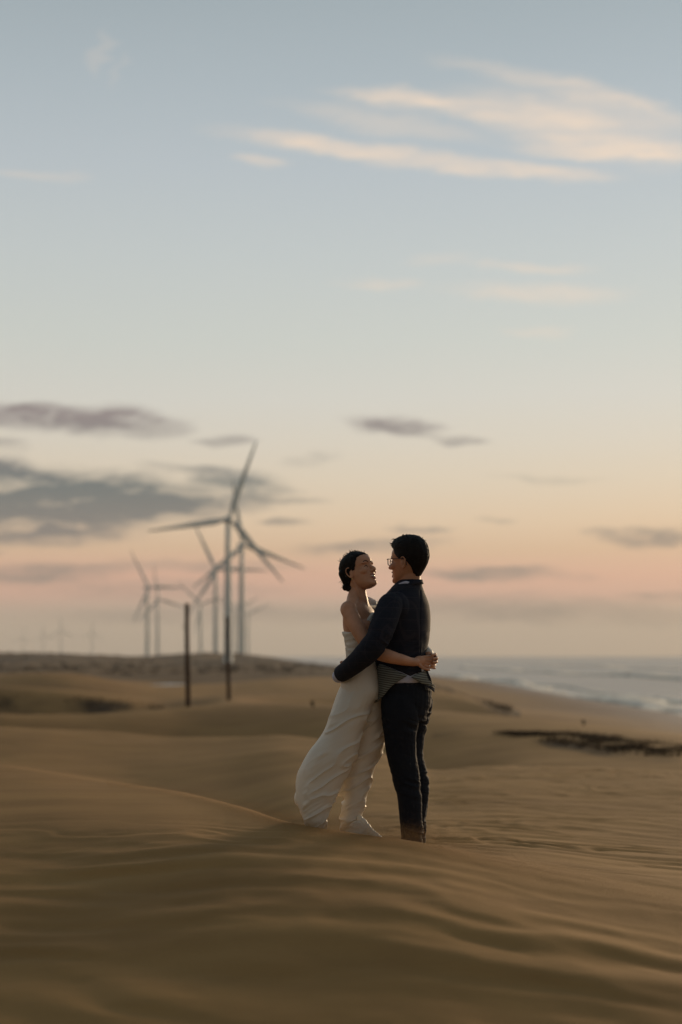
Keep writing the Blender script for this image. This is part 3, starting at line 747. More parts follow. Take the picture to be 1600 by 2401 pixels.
def face_parts(L, root, bvh, closed=True, sc=1.0):
    Li = L.to_3x3(); fwd = (Li @ Vector((1, 0, 0))).normalized()
    def on(y, z, lift=.0008):
        o = L @ Vector((.2, y, z)); h = bvh.ray_cast(o, -fwd)
        return (h[0]+fwd*lift) if h[0] else L @ Vector((.08, y, z))
    for s in (-1, 1):
        g = Geo(); ys = [.014, .022, .030, .038, .044]; zs = [.024, .030, .032, .030, .025]
        g.tube([on(s*y, z) for y, z in zip(ys, zs)], [.0018, .0026, .0026, .002, .001], 8, sub=3); part('eyebrow', g.mesh('eyebrow'), M_hair, root)
        g = Geo(); ys = [.016, .022, .029, .036, .042]; zs = [-.002, .003, .005, .003, -.003]
        g.tube([on(s*y, z) for y, z in zip(ys, zs)], [.001, .0017, .0019, .0018, .001], 8, sub=3); part('eyelashes', g.mesh('eyelashes'), M_hair, root)
    # mouth interior, teeth, lips
    g = Geo()
    top = [(.0715,-.026,-.050),(.081,-.016,-.053),(.0865,0,-.054),(.081,.016,-.053),(.0715,.026,-.050)]
    bot = [(.0705,-.026,-.052),(.078,-.016,-.064),(.0825,0,-.071),(.078,.016,-.064),(.0705,.026,-.052)]
    def sheet(a, b_, th=.002, nseg=1):
        g = Geo(); A = [L @ Vector(p) for p in spline([Vector(p) for p in a], [0]*len(a), 4)[0]]; B = [L @ Vector(p) for p in spline([Vector(p) for p in b_], [0]*len(b_), 4)[0]]
        n_ = len(A); back = fwd*-th; bq = 0
        g.v = A+B+[p+back for p in A]+[p+back for p in B]
        for i in range(n_-1): g.f += [(i, i+1, n_+i+1, n_+i), (2*n_+i, 3*n_+i, 3*n_+i+1, 2*n_+i+1), (i, 2*n_+i, 2*n_+i+1, i+1), (n_+i, n_+i+1, 3*n_+i+1, 3*n_+i)]
        g.f += [(0, n_, 3*n_, 2*n_), (n_-1, 3*n_-1, 4*n_-1, 2*n_-1)]
        return g
    part('mouth', sheet(top, bot).mesh('mouth'), M_dark, root)
    up = Vector((.0022, 0, 0))
    tt = [Vector(p)+up for p in top]; tb = [Vector((p[0]+.0018, p[1], p[2]-.0075*(1-(p[1]/.03)**2)-.001)) for p in top]
    part('teeth', sheet(tt, tb).mesh('teeth'), M_teeth, root)
    u2 = [(.0725,-.026,-.0495),(.083,-.017,-.0515),(.0915,-.006,-.0515),(.0925,0,-.053),(.0915,.006,-.0515),(.083,.017,-.0515),(.0725,.026,-.0495)]
    l2 = [(.0725,-.026,-.050),(.080,-.018,-.0645),(.0885,-.007,-.075),(.0895,0,-.0755),(.0885,.007,-.075),(.080,.018,-.0645),(.0725,.026,-.050)]
    g = Geo(); g.tube([L @ Vector(p) for p in u2], [.0012, .003, .0036, .003, .0036, .003, .0012], 8, sub=3); g.tube([L @ Vector(p) for p in l2], [.0012, .003, .004, .0042, .004, .003, .0012], 8, sub=3)
    part('lips', g.mesh('lips'), M_lip, root)
def hair_shell(rows, M, hairline, seed, root, sink=.78, bumpamp=.003, name='hair', extra=None, strand=(40, 12)):
    g = Geo(); g.rings(sec(rows, 110, 0.95, 8)); me = g.mesh(name); co = get_co(me)
    x, y, z = co[:, 0].copy(), co[:, 1].copy(), co[:, 2].copy()
    xh = np.interp(z, [h[0] for h in hairline], [h[1] for h in hairline]) + .004*vnoise(z*90, y*90, seed)
    k = 1-sstep(-.004, .004, x-xh)
    ang = np.arctan2(y, x); rr = 1+(bumpamp*ridge(ang*strand[1], z*strand[0]*.3+x*strand[0]*.4, seed)+bumpamp*.8*fbm(x*60, y*60, z*60))/.08
    sc = (sink+(1-sink)*k)*np.where(k > .3, rr, 1)
    cx = -.01; co[:, 0] = cx+(x-cx)*sc; co[:, 1] = y*sc; co[:, 2] = np.where(z > .05, .05+(z-.05)*(sink+(1-sink)*k+ (rr-1)*k), z)
    R = np.array(M.to_3x3()); co = co @ R.T + np.array(M.translation); set_co(me, co)
    if extra:
        ge = Geo(); extra(ge); me2 = ge.mesh('x'); bm = bmesh.new(); bm.from_mesh(me); bm.from_mesh(me2); bm.to_mesh(me); bm.free(); bpy.data.meshes.remove(me2)
    return part(name, me, M_hair, root)

# =================================================================== the woman
wr = empty('person', (0.10, 8.0, -0.03)); tagit(wr, 'laughing dark-haired woman in an ivory one-sleeved gown, embraced by the man', 'person', 'couple embracing on the dune')
AW = math.radians(25)
MW = Matrix.Translation(W(843, 1340, 3)) @ Matrix.Rotation(math.radians(-39), 4, 'Z') @ Matrix.Rotation(math.radians(-20), 4, 'Y')
g = Geo()
LW = head(g, MW, 1.0)
tub(g, [(833,1352,4,20),(838,1372,3,19.5),(841,1392,3,18.5),(842,1410,4,22),(842,1424,4,26)], 20, round_ends=True)
for s in (-1, 1): tub(g, [(838+s*3,1382,6+s*6,13),(838+s*9,1402,6+s*18,15),(842+s*22*.8,1421,4+s*40,14)], 16)
loft(g, [(1405,842,4,17,20),(1414,842,4,21,40),(1424,842,4,26,56),(1440,843,4,33,57),(1468,844,2,37,50),(1500,845,0,32,45),(1540,847,0,29,43),(1580,848,0,37,54),(1612,848,0,38,54),(1640,849,0,32,48)], AW)
for s in (-1, 1): g.ell(W(843+s*26*math.sin(AW)+24*math.cos(AW), 1473, 3+s*26*math.cos(AW)-24*math.sin(AW)), (22*S, 24*S, 22*S), 18, 12)
# collarbones and neck tendons
for s in (-1, 1): tub(g, [(858, 1422, -6+s*6, 3.2), (858-6+s*14, 1417, -8+s*26, 3.4), (846+s*22, 1414, 2+s*46, 4)], 8)
tub(g, [(829,1362,-14,4.5),(842,1392,-16,4),(856,1420,-10,3.2)], 8)
# near (right) arm under his arm and round to his back
RA = [(817,1432,-45,18.5),(828,1455,-56,18.5),(842,1482,-68,17.5),(857,1507,-78,16),(876,1528,-84,15.5),(905,1538,-88,15.5),(935,1546,-84,13),(960,1551.5,-70,10.2),(972,1552,-62,9.6)]
tub(g, RA, 20)
g.ell(W(818, 1430, -42), (20*S, 22*S, 20*S))
LA = [(866,1428,54,19),(895,1462,92,17),(930,1492,112,15),(965,1508,98,13),(990,1522,58,11.5),(1006,1536,16,9.5)]
tub(g, LA, 18)
Rz = Matrix.Rotation(math.radians(32), 3, 'Z')
g.ell(W(982, 1549.5, -55), (17*S, 7*S, 12*S), 18, 12, Rz)
for f in ([(990,1541,-50,4),(1003,1540,-44,3.6),(1014,1542,-30,3.4),(1012,1544,-16,3)], [(992,1547.5,-50,4),(1007,1548,-44,3.7),(1018,1549.5,-28,3.4),(1015,1551,-14,3)],
          [(991,1554,-50,3.9),(1005,1556,-45,3.5),(1015,1558.5,-32,3.3),(1012,1560,-18,2.9)], [(988,1559,-51,3.5),(999,1563,-48,3.1),(1009,1565.5,-42,2.9),(1018,1567,-36,2.5)],
          [(977,1556,-60,4.4),(988,1565,-60,4),(998,1569,-56,3.4),(1004,1570.5,-50,2.8)]): tub(g, f, 10, 3)
g.ell(W(1013, 1542, -6), (8*S, 15*S, 11*S), 16, 10)
for f in ([(1018,1536,-16,3.7),(1019,1534,-36,3.5),(1010,1536.5,-50,3.1)], [(1021,1543,-16,3.8),(1023,1543,-38,3.5),(1013,1544.5,-53,3.1)],
          [(1020,1550,-14,3.7),(1022,1552,-36,3.4),(1013,1552.5,-52,3)], [(1017,1557,-12,3.3),(1018,1560,-32,3),(1010,1560.5,-46,2.7)]): tub(g, f, 10, 3)
# legs and bare feet under the gown
tub(g, [(836,1650,-20,26),(806,1720,-20,22),(775,1795,-20,16),(752,1860,-20,14),(742,1950,-18,10)], 18)
tub(g, [(862,1650,26,26),(868,1720,32,22),(852,1795,36,16),(838,1860,37,14),(826,1950,38,10)], 18)
for x, d in ((742, -18), (826, 38)): g.ell(W(x+10, 1975, d-6), (28*S, 11*S, 9*S)); tub(g, [(x, 1945, d, 11), (x+2, 1972, d, 12)], 12)
bw = fuse(g, 'body', 0.0033, 3)
bvhW = BVHTree.FromPolygons([v.co.copy() for v in bw.vertices], [tuple(p.vertices) for p in bw.polygons])
part('body', bw, M_skinW, wr)
face_parts(LW, wr, bvhW)
WH = [(-.075,.000,-.082,.046),(-.055,.03,-.095,.056),(-.035,.055,-.104,.066),(-.01,.07,-.110,.074),(.02,.080,-.114,.080),(.05,.080,-.113,.082),(.073,.074,-.103,.077),(.093,.056,-.084,.064),(.108,.032,-.058,.044),(.117,.010,-.034,.024),(.121,0,-.014,.006)]
WL = [(-.08,-.05),(-.067,-.045),(-.02,-.014),(-.004,.004),(.0,.022),(.02,.034),(.045,.047),(.063,.055),(.073,.073),(.08,.09),(.12,.2)]
def bun(g):
    tub(g, [(806,1345,3,12),(812,1360,4,11),(818,1373,5,9)], 16)
    for px, py, d, r in ((810,1377.5,0,7.2),(821,1379,-2,8),(815,1373,8,8),(817,1380,10,7)): g.ell(W(px, py, d), (r*S, r*S*1.3, r*S), 16, 12, Matrix.Rotation(px, 3, 'X'))
    rr = random.Random(3)
    for i in range(64):       # loose strands blown off the crown and nape
        t = rr.uniform(0, 1)
        if i < 46: a = 2.75-1.75*t; x, y = 836-41*math.cos(PI-a)*-1*-1, 1338-44*math.sin(a); q = (rr.uniform(-9, 1), rr.uniform(-7, 0))
        else: x, y = 806+rr.uniform(-3, 12), 1362+rr.uniform(-6, 18); q = (rr.uniform(-12, -3), rr.uniform(-5, 8))
        d = rr.uniform(-16, 20)
        tub(g, [(x, y, d, .6), (x+q[0]*.6, y+q[1]*.5, d, .5), (x+q[0], y+q[1]*1.2+rr.uniform(-2, 2), d+2, .15)], 5, 3)
    for x in (824, 829, 833, 838, 842, 846): tub(g, [(x, 1299, -3, 1.6), (x-1, 1294+rr.uniform(-1, 2), -2, 1.1), (x-3, 1290+rr.uniform(-1, 2), -2, .4)], 6, 3)
hair_shell(WH, MW, WL, 3.3, wr, extra=bun)
g = Geo(); g.ell(LW @ Vector((-.006, -.078, -.047)), (.0035, .0035, .005), 10, 8); part('earring', g.mesh('earring'), M_metal, wr)
# ---- gown
def rows_lr(rows): return [(py, (l+r)/2, d, (r-l)/2, hd) for py, l, r, d, hd in rows]
g = Geo()
loft(g, [(1436,845,2,37,58),(1450,845,3,40,59),(1468,846,0,43,55),(1485,846,0,41,51),(1500,847,0,36,48),(1520,847,0,33.5,46),(1540,848,0,33,46),(1560,849,0,37,50),(1582,849,0,43,57),(1610,849,0,47,62),(1640,850,0,44,60)], AW)
loft(g, rows_lr([(1590,808,888,-2,50),(1622,793,892,-6,54),(1655,780,872,-10,54),(1693,768,860,-14,52),(1716,758,850,-16,50),(1739,742,845,-18,49),(1762,724,840,-20,48),(1795,706,824,-20,46),(1821,698,812,-20,44),(1859,695,794,-20,42),(1885,699,779,-20,40),(1905,708,770,-20,37),(1922,716,765,-20,34),(1945,726,764,-18,30),(1972,736,764,-18,24)]), 0, seg=64, p=0.92)
loft(g, rows_lr([(1590,850,896,25,44),(1655,838,902,34,44),(1700,834,904,38,42),(1752,826,901,40,40),(1808,812,880,40,37),(1841,806,870,38,35),(1869,809,863,38,32),(1897,803,856,38,30),(1923,800,848,38,28),(1945,798,852,38,28),(1972,800,866,36,26)]), 0, seg=48)
# the cloth between the legs, hanging behind
loft(g, rows_lr([(1730,780,860,34,22),(1790,775,850,38,20),(1830,780,840,40,17),(1862,788,826,42,13),(1872,794,818,42,8)]), 0, seg=40)
# wind-filled tail on the left and the trailing hem at right
g.ell(W(703, 1872, 0), (13*S, 22*S, 20*S), 18, 12); g.ell(W(713, 1846, 8), (20*S, 44*S, 52*S), 18, 12); g.ell(W(722, 1896, 10), (20*S, 40*S, 26*S), 18, 12)
tub(g, [(846,1925,10,9),(856,1938,2,12),(870,1953,-8,11),(890,1966,-16,8)], 14); g.ell(W(842,1956,0), (26*S, 30*S, 24*S)); g.ell(W(858,1944,-8), (10*S, 12*S, 9*S)); g.ell(W(870,1951,-14), (11*S, 9*S, 7*S)); g.ell(W(836,1938,-10), (12*S, 12*S, 12*S))
# long far sleeve and shoulder
tub(g, [(862,1421,48,24),(878,1432,66,23),(898,1462,94,20),(930,1492,114,18),(965,1509,100,16.5),(990,1521,60,15),(1005,1533,24,13.5)], 20)
tub(g, [(858,1445,-16,7),(869,1432,8,8),(872,1424,34,12)], 12)
dm = fuse(g, 'gown', 0.0034, 4)
def sink_above(me, fn, cx, cd, amt):
    co = get_co(me); px, py, d = to_px(co); k = fn(px, py, d)[:, None]
    tgt = co.copy(); tgt[:, 0] = (cx-800)*S+(co[:, 0]-(cx-800)*S)*amt; tgt[:, 1] = 8+cd*S+(co[:, 1]-8-cd*S)*amt
    set_co(me, co*(1-k)+tgt*k)
def neckline(px, py, d):
    nl = np.interp(px, [780, 804, 826, 842, 856, 866, 876, 890], [1478, 1481, 1483, 1472, 1459, 1448, 1438, 1430])
    sleeve = (d > 34) & (px > 852)
    return np.where(sleeve, 0, 1-sstep(-2.0, 2.0, py-nl))*(px < 895)
sink_above(dm, neckline, 845, 2, 0.62)
def dress_folds(px, py, d, no):
    sk = sstep(1600, 1690, py)
    c1 = (px*0.52+py*0.85)
    f1 = ridge(c1/24, (px*.85-py*.52)/95, d/60, 2)
    f1 = np.maximum(f1, 0)**3.2
    f2 = ridge(c1/9+3, (px*.85-py*.52)/60, d/40, 2)
    bod = (1-sstep(1560, 1600, py))*sstep(1470, 1490, py)*(px < 890)
    f3 = ridge(px/60, (py+px*.15)/9, d/50, 2)
    up = sstep(1560, 1620, py)*(1-sstep(1640, 1720, py))
    f4 = ridge((px+py*.35)/16, py/110, d/50, 2)
    rgt = np.where(px > 700, 1, 0.4)
    sl = (d > 34)*(px > 880)*(py < 1545)
    edge = sstep(1, 14, px-np.interp(py, [1700, 1750, 1800, 1900], [765, 735, 706, 706]))
    return S*(sk*rgt*edge*(4.6*(f1-.25)+(0.5+1.3*sstep(1850, 1890, py))*f2) + bod*1.7*f3 + up*1.1*f4 + sl*1.4*ridge(px/8, py/40, d/9, 2))
folds(dm, dress_folds)
part('gown', dm, M_dress, wr)
g = Geo()
for i in range(5): g.ell(W(808.5+i*1.1, 1492+i*11, -38-i*0.4), (1.6*S, 1.6*S, 1.6*S), 8, 6)
part('buttons', g.mesh('buttons'), M_dress, wr)

# =================================================================== the man
mr = empty('person', (0.36, 8.05, -0.03)); tagit(mr, 'dark-haired man in glasses and a navy plaid suit, his back half turned', 'person', 'couple embracing on the dune')
AM = math.radians(180+30)               # facing left and a little away
MM = Matrix.Translation(W(957, 1317, 8)) @ Matrix.Rotation(math.radians(150), 4, 'Z') @ Matrix.Rotation(math.radians(1), 4, 'Y')
g = Geo(); LM = head(g, MM, 1.07)
tub(g, [(962,1332,8,25),(962,1354,8,25),(960,1374,8,27),(956,1392,8,32)], 20)
loft(g, [(1376,954,6,26,40),(1400,951,5,38,66),(1425,949,5,45,76),(1450,948,5,47,78),(1490,949,5,44,72),(1530,947,5,40,64),(1560,945,5,40,62),(1590,947,5,42,60),(1620,952,5,42,56),(1650,953,5,40,54)], AM)
MA = [(914,1418,-72,24),(905,1443,-92,23),(893,1472,-108,21),(881,1503,-118,19),(858,1532,-112,18),(832,1556,-94,15),(806,1576,-64,12.5),(797,1582,-44,11.5)]
tub(g, MA, 18)
g.ell(W(799, 1587, -20), (6.5*S, 19*S, 14*S), 16, 10)
for i in range(4): tub(g, [(800, 1579+i*6, -4, 4), (802, 1580+i*6.2, 14, 3.8), (805, 1582+i*6.2, 28+(2-abs(i-1.5))*4, 3.3)], 10, 3)
tub(g, [(799,1576,-30,4.6),(800,1569,-16,4.2),(803,1566,-4,3.6)], 10, 3)
tub(g, [(985,1420,78,24),(960,1455,98,21),(925,1500,96,18),(885,1540,76,15),(850,1556,62,12)], 16); g.ell(W(836, 1560, 60), (20*S, 7*S, 12*S))
for i in range(4): tub(g, [(824, 1551+i*6, 60, 4), (808, 1552+i*6, 48, 3.6), (800, 1553+i*6, 34, 3.2)], 8, 3)
tub(g, [(938,1660,-18,28),(938,1750,-22,24),(952,1840,-16,18),(961,1900,-16,16),(965,1970,-16,13)], 16)
tub(g, [(966,1660,28,28),(964,1750,33,20),(978,1840,34,18),(978,1900,34,16),(974,1970,34,12)], 16)
for x, d in ((962, -16), (980, 34)): g.ell(W(x-14, 1978, d+6), (28*S, 12*S, 8*S), M=Matrix.Rotation(-.5, 3, 'Z'))
bm_ = fuse(g, 'body', 0.0036, 3)
bvhM = BVHTree.FromPolygons([v.co.copy() for v in bm_.vertices], [tuple(p.vertices) for p in bm_.polygons])
part('body', bm_, M_skinM, mr); face_parts(LM, mr, bvhM)
MHR = [(-.090,-.020,-.064,.036),(-.075,-.01,-.076,.046),(-.055,.03,-.090,.058),(-.03,.06,-.106,.071),(0,.080,-.120,.081),(.03,.084,-.127,.087),(.06,.082,-.126,.088),(.085,.088,-.119,.087),(.105,.090,-.109,.081),(.124,.078,-.094,.068),(.139,.052,-.072,.050),(.148,.024,-.045,.030),(.152,.0,-.015,.008)]
MHL = [(-.095,-.060),(-.075,-.066),(-.04,-.055),(-.012,-.036),(.012,-.026),(.016,.016),(.03,.040),(.05,.050),(.066,.058),(.078,.070),(.086,.12),(.16,.2)]
def tuft(g):
    rr = random.Random(5)
    for i in range(60):
        a = rr.uniform(-1.3, 1.3); b_ = rr.uniform(-.02, .3); th = rr.uniform(-.35, 1.25); rad = Vector((.105*math.sin(-th+.35)-.01, a*.045, .05+.098*math.cos(-th+.35)))
        o_ = (rad-Vector((-.01, 0, .05))).normalized(); g.tube([MM @ (rad-o_*.01), MM @ (rad+o_*.002), MM @ (rad+o_*rr.uniform(.003, .009)+Vector((-.006, 0, 0)))], [.0022, .0016, .0005], 5, sub=2)
    for i in range(44):
        a = rr.uniform(-1, 1); z = rr.uniform(.09, .13); x = .082-.5*max(0, z-.105)
        p = [MM @ Vector((x-.03, a*.05, z-.006)), MM @ Vector((x-.006, a*.055, z)), MM @ Vector((x+.006*rr.random(), a*.057, z+rr.uniform(-.006, .006)))]
        g.tube(p, [.003, .002, .0006], 6, sub=2)
hair_shell(MHR, MM, MHL, 8.1, mr, bumpamp=.0022, extra=tuft, sink=.74)
# glasses
gl = Geo(); LG = MM @ Matrix.Scale(1.07, 4)
T = lambda x, y, z: LG @ Vector((x, y, z))
for s in (-1, 1):
    rim = []
    for k in range(20):
        a = 2*PI*k/20; rim.append(T(.1005-.012*abs(math.cos(a)*.022+.032)/.05, s*(.034+.0245*math.copysign(abs(math.cos(a))**.6, math.cos(a))), .002+.0175*math.copysign(abs(math.sin(a))**.6, math.sin(a))))
    gl.tube(rim+rim[:1], [.0023]*21, 6, round_ends=False)
    gl.tube([T(.092, s*.059, .014), T(.080, s*.071, .014), T(.03, s*.078, .014), T(-.012, s*.082, .012), T(-.026, s*.080, .002), T(-.034, s*.078, -.022)], [.0024, .0024, .002, .0022, .0026, .0026], 8, sub=3)
gl.tube([T(.096, -.011, .006), T(.100, 0, .009), T(.096, .011, .006)], [.0018]*3, 6, sub=3)
fr = part('glasses', gl.mesh('glasses'), M_frame, mr)
for s in (-1, 1):
    q = Geo(); R0, R1 = [], []
    for k in range(24):
        a = 2*PI*k/24; y = s*(.034+.0235*math.copysign(abs(math.cos(a))**.6, math.cos(a))); z = .002+.0165*math.copysign(abs(math.sin(a))**.6, math.sin(a)); x = .1005-.012*abs(math.cos(a)*.022+.032)/.05
        R0.append(T(x-.0006, y, z)); R1.append(T(x+.0006, y, z))
    q.rings([R0, R1]); me = q.mesh('lens'); a = get_co(me); a -= np.array(mr.location); set_co(me, a); link_mesh('lens', me, M_glass, fr, False)
# ---- shirt: torso, collar, cuffs
g = Geo()
loft(g, [(1390,953,5,33,50),(1450,948,5,49,80),(1530,947,5,42,66),(1570,946,5,46,67),(1590,950,5,53,72),(1599,951,5,52,71),(1606,953,5,46,62)], AM)
tub(g, [(806,1576,-62,14.5),(797,1583,-45,15.5),(794.5,1585.5,-38,15.5)], 16)
for dy in (0, 5):
    arc = []
    for a in np.linspace(math.radians(150), math.radians(275), 12):
        px = 954+35*math.cos(a); arc.append((px, float(np.interp(px, [915, 930, 940, 953, 965], [1388, 1376, 1370, 1366, 1372]))+dy, 8+33*math.sin(a), 3.4))
    tub(g, arc, 10, 2)
g.ell(W(923, 1388, -9), (4.5*S, 4*S, 5*S), 12, 8)
sm = fuse(g, 'shirt', 0.0036, 2); part('shirt', sm, M_shirt, mr)
# ---- trousers
g = Geo()
loft(g, [(1594,951,5,44,62),(1597,951,5,50,68),(1620,954,5,55,69),(1645,954,5,55,68),(1668,952,5,51,64),(1690,950,5,44,58)], AM)
loft(g, [(1606,944,-14,32,36),(1624,941,-18,40,42),(1640,938,-22,43,44),(1665,937,-24,43,44),(1695,937,-24,40,40),(1735,938,-22,36,36),(1770,941,-20,34,33),(1808,948,-18,32,31),(1846,955,-16,29,30),(1870,960,-16,27.5,29),(1910,962.5,-16,26,27),(1950,965,-16,24.5,26),(1983,965,-16,24,26)], 0)
loft(g, [(1640,972,30,44,42),(1665,972,30,42,40),(1695,968,32,36,38),(1735,965,34,32,35),(1770,965,34,29,32),(1808,973,34,29,30),(1846,979,34,28,29),(1885,979,34,27,28),(1910,977,34,25,27),(1950,975,34,24,26),(1983,974,34,24,26)], 0)
tm = fuse(g, 'trousers', 0.0036, 5)
def pf(px, py, d, no):
    back = 0.5+0.5*np.clip(no[:, 0], -1, 1)
    k1 = np.exp(-((py-1690)/28)**2)+0.8*np.exp(-((py-1830)/34)**2)+0.9*np.exp(-((py-1955)/28)**2)+.35
    return S*(2.2*k1*ridge((py-px*.35)/13, px/60, d/60, 2)*(.35+back)+0.8*ridge(px/9, py/90, d/9, 2))
folds(tm, pf); part('trousers', tm, M_pants, mr)
# ---- jacket
g = Geo()
loft(g, [(1358,963,8,24,25),(1366,960,8,29,32),(1376,956,7,33,45),(1388,953,6,38,58),(1402,951,5,45,70),(1420,950,5,50,80),(1450,950,5,53,83),(1490,951,5,50,77),(1530,949,5,45,70),(1560,948,5,46,70),(1590,951,5,53,74),(1606,953,5,55,75)], AM, seg=56)
tub(g, [(921,1412,-64,24),(912,1424,-78,29),(904,1446,-94,29.5),(893,1474,-110,29),(881,1503,-120,27.5),(860,1530,-116,26.5),(834,1554,-98,23),(810,1573,-68,20.5),(800,1580,-52,19.5)], 26, round_ends=False)
g.ell(W(927, 1426, -50), (32*S, 36*S, 36*S), 20, 14)
tub(g, [(985,1420,76,29),(962,1453,100,27),(927,1498,100,24),(890,1538,80,20),(866,1552,68,18)], 22, round_ends=False)
jm = fuse(g, 'jacket', 0.0038, 4)
def hem(px, py, d):
    hl = np.interp(px, [870, 890, 951, 961, 997, 1012], [1551, 1557, 1581, 1585, 1569, 1562]); hl = np.where(d > 5, 1592, hl)
    return sstep(-2, 2, py-hl)*(px > 862)*(d > -90)
sink_above(jm, hem, 950, 5, 0.72)
def jf(px, py, d, no):
    body = (px > 925)*1.0; sleeve = 1-body
    e = np.exp(-((py-1508)/30)**2)+.3
    seam = -2.2*np.exp(-((px-(984-(py-1450)*.03))/1.6)**2)*(py > 1385)*(d < 5)
    fold = 3.0*np.exp(-((px-(978+(py-1470)*.03))/7)**2)*sstep(1440, 1500, py)*(d < 5)
    sh = -0.8*np.exp(-((px-(922-(py-1420)*.25))/2.2)**2)*(py > 1395)*(py < 1500)*(d < -40)
    return S*(sleeve*1.5*e*ridge((px*.6-py*.8)/15, (px*.8+py*.6)/60, d/45, 2)+body*(1.1*ridge((py+px*.45)/20, px/80, d/60, 2)*sstep(1430, 1520, py)+.5*ridge(px/30, py/50, 1.0, 2))+seam+fold+sh)
folds(jm, jf); part('jacket', jm, M_jacket, mr)
g = Geo(); rings = []
for gr, gy in ((36, 9), (33.5, -1), (31, 0), (31, 9)):
    ring = []
    for k in range(48):
        a = 2*PI*k/48; px = 957.5+gr*math.cos(a)*1.02; ring.append(W(px, float(np.interp(px, [919, 930, 940, 953, 970, 988], [1393, 1385, 1378, 1370, 1364, 1360]))+gy, 8+gr*1.06*math.sin(a)))
    rings.append(ring)
g.rings(rings, cap=False); b0 = len(g.v)-192
for j in range(48): g.f.append((b0+144+j, b0+144+(j+1) % 48, b0+(j+1) % 48, b0+j))
part('jacket_collar', g.mesh('jacket_collar'), M_jacket, mr)
# ---- wind-lifted jacket skirts showing the striped lining
def hipd(px, py, off):
    a, b = 55+off, 69+off; cx = 954; c, s = math.cos(AM), math.sin(AM); best = None
    for k in range(180):
        t = PI*2*k/180; x = cx+a*math.cos(t)*c+b*math.sin(t)*s; d = 5-a*math.cos(t)*s+b*math.sin(t)*c
        if abs(x-px) < 3 and (best is None or d < best): best = d
    return best if best is not None else (-18 if px < cx else -30)
def flap(name, top, bot, m, th, off, bulge, nx=26, ny=16):
    tp = spline([Vector((*p, 0)) for p in top], [0]*len(top), 8)[0]; bp = spline([Vector((*p, 0)) for p in bot], [0]*len(bot), 8)[0]
    def samp(L, t): f = t*(len(L)-1); i = min(int(f), len(L)-2); return L[i].lerp(L[i+1], f-i)
    g = Geo(); P = []
    for i in range(nx+1):
        a = samp(tp, i/nx); b = samp(bp, i/nx)
        for j in range(ny+1):
            q = a.lerp(b, j/ny); dd = hipd(q.x, q.y, off)-bulge*math.sin(PI*j/ny)*.6-1.4*math.sin(i*.9+j*.35)*math.sin(PI*j/ny)
            P.append((q.x, q.y, dd))
    arr = np.array(P).reshape(nx+1, ny+1, 3)
    for it in range(6): arr[1:-1, :, 2] = (arr[:-2, :, 2]+arr[1:-1, :, 2]*2+arr[2:, :, 2])/4
    n_ = (nx+1)*(ny+1)
    for q in arr.reshape(-1, 3): g.v.append(W(*q))
    for q in arr.reshape(-1, 3): g.v.append(W(q[0], q[1], q[2]+th))
    I = lambda i, j: i*(ny+1)+j
    for i in range(nx):
        for j in range(ny): g.f += [(I(i, j), I(i, j+1), I(i+1, j+1), I(i+1, j)), (n_+I(i, j), n_+I(i+1, j), n_+I(i+1, j+1), n_+I(i, j+1))]
    for i in range(nx): g.f += [(I(i, 0), I(i+1, 0), n_+I(i+1, 0), n_+I(i, 0)), (I(i, ny), n_+I(i, ny), n_+I(i+1, ny), I(i+1, ny))]
    for j in range(ny): g.f += [(I(0, j), n_+I(0, j), n_+I(0, j+1), I(0, j+1)), (I(nx, j), I(nx, j+1), n_+I(nx, j+1), n_+I(nx, j))]
    return part(name, g.mesh(name), m, mr)
flap('jacket_lining', [(884,1566),(890,1556),(905,1562),(925,1571),(951,1582)], [(870,1630),(878,1647),(893,1637),(915,1610),(936,1594),(952,1584)], M_lining, 2.5, 9, 5)
flap('jacket_skirt', [(876,1548),(884,1546),(892,1552),(901,1557)], [(868,1626),(873,1637),(882,1642),(893,1636)], M_jacket, 3, 3, 2, nx=16)
flap('jacket_lining', [(961,1586),(980,1577),(997,1570),(1003,1580),(1010,1594)], [(962,1588),(985,1601),(1000,1606),(1008,1609),(1016,1612)], M_lining, 2.5, 9, 4)
flap('jacket_skirt', [(985,1601),(1003,1607),(1012,1602),(1022,1609)], [(986,1604),(1003,1612),(1014,1620),(1019,1624)], M_jacket, 3, 8, 2, nx=16, ny=8)
flap('jacket_skirt', [(997,1570),(1001,1572),(1004,1580)], [(1004,1594),(1009,1597),(1012,1598)], M_jacket, 3, 11, 2, nx=10, ny=8)
# shoes, sunk in the soft sand behind the crest
for x, d in ((962, -16), (976, 34)):
    g = Geo(); R = []
    for t in np.linspace(0, 1, 12):
        wd = np.interp(t, [0, .15, .5, .8, 1], [8, 12, 11.5, 13, 5]); hh = np.interp(t, [0, .3, .5, .8, 1], [20, 22, 16, 10, 5]); cx = x+14-t*62; ring = []
        for k in range(18):
            a = 2*PI*k/18; ring.append(W(cx*1.0, 1990-hh*.5-hh*.5*math.sin(a), d-8+t*30+wd*math.cos(a)))
        R.append(ring)
    g.rings(R); part('shoe', g.mesh('shoe'), M_shoe, mr)


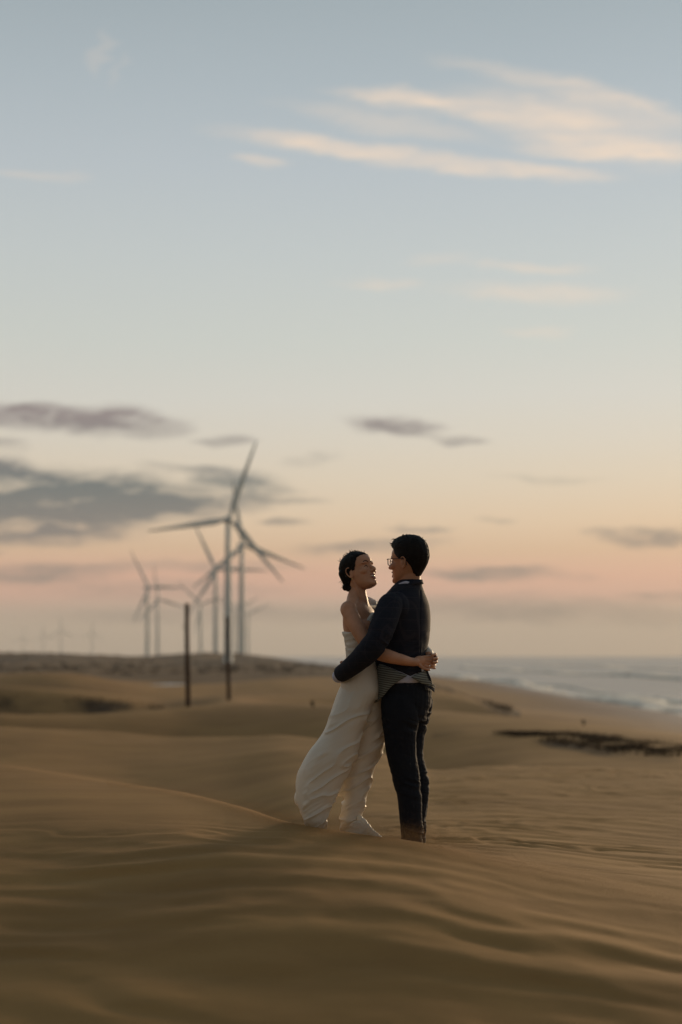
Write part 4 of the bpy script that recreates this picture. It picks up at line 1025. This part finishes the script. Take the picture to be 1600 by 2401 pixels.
# ------------------------------------------------------------------ sand blown over the crest
M_grain = mat('sand_grain', (0.38, 0.22, 0.09), 0.9, 0.1)
def blown(n_, pr, hscale, size):
    px = pr(n_); th = np.arctan((px-800)/FP); dc = np.interp(px, _G, LVG[4][0])
    D = dc + rng.normal(0.1, 0.28, n_); r = D/np.cos(th); x = r*np.sin(th); y = D
    z = np.maximum(height(x, y, th, r), np.interp(px, _G, LVG[4][1])-.03) + rng.exponential(1.0, n_)*hscale*(0.5+0.8*(0.5+0.5*vnoise(x*2.2, y*1.0, 5.0)))
    c = np.stack([x, y, z], -1); u = rng.normal(size=(n_, 3)); u /= np.linalg.norm(u, axis=1)[:, None]; v = rng.normal(size=(n_, 3)); v -= (v*u).sum(1)[:, None]*u; v /= np.linalg.norm(v, axis=1)[:, None]
    s_ = size*rng.uniform(.5, 1.3, n_)[:, None]
    return np.stack([c+u*s_, c-u*s_*.5+v*s_*.87, c-u*s_*.5-v*s_*.87, c+np.cross(u, v)*s_], 1).reshape(-1, 3)
vv = np.concatenate([blown(110000, lambda k: rng.normal(850, 190, k), 0.018, 0.0007), blown(50000, lambda k: rng.uniform(250, 1650, k), 0.014, 0.0008)])
nt = len(vv)//4; base_ = (np.arange(nt)*4)[:, None, None]; tri = np.array([[0, 1, 2], [0, 3, 1], [1, 3, 2], [2, 3, 0]])[None]
ff = (base_+tri).reshape(-1, 3); bme = bpy.data.meshes.new('blown_sand')
bme.vertices.add(len(vv)); bme.vertices.foreach_set('co', vv.ravel()); bme.loops.add(ff.size); bme.loops.foreach_set('vertex_index', ff.ravel().astype(np.int32))
bme.polygons.add(len(ff)); bme.polygons.foreach_set('loop_start', np.arange(0, ff.size, 3, dtype=np.int32)); bme.polygons.foreach_set('loop_total', np.full(len(ff), 3, dtype=np.int32)); bme.update(calc_edges=True)
bo = link_mesh('blown_sand', bme, M_grain, smooth=False); tagit(bo, 'fine sand blown over the dune crest around the couple\'s feet', 'blown sand', kind='stuff')

# ------------------------------------------------------------------ haze
hz = Geo().box((0, 0, 75), (8200, 8200, 86))
hm = bpy.data.materials.new('haze'); hm.use_nodes = True; n = NT(hm.node_tree); n.n.clear()
pv = n.new('ShaderNodeVolumePrincipled'); pv.inputs['Color'].default_value = (0.97, 0.95, 0.92, 1); pv.inputs['Density'].default_value = 0.00015; pv.inputs['Anisotropy'].default_value = 0.12
mo = n.new('ShaderNodeOutputMaterial'); n.link(pv.outputs[0], mo.inputs['Volume'])
ho = link_mesh('haze', hz.mesh('haze'), hm, smooth=False); tagit(ho, 'pale evening haze lying over the dunes and the sea', 'haze', kind='stuff')
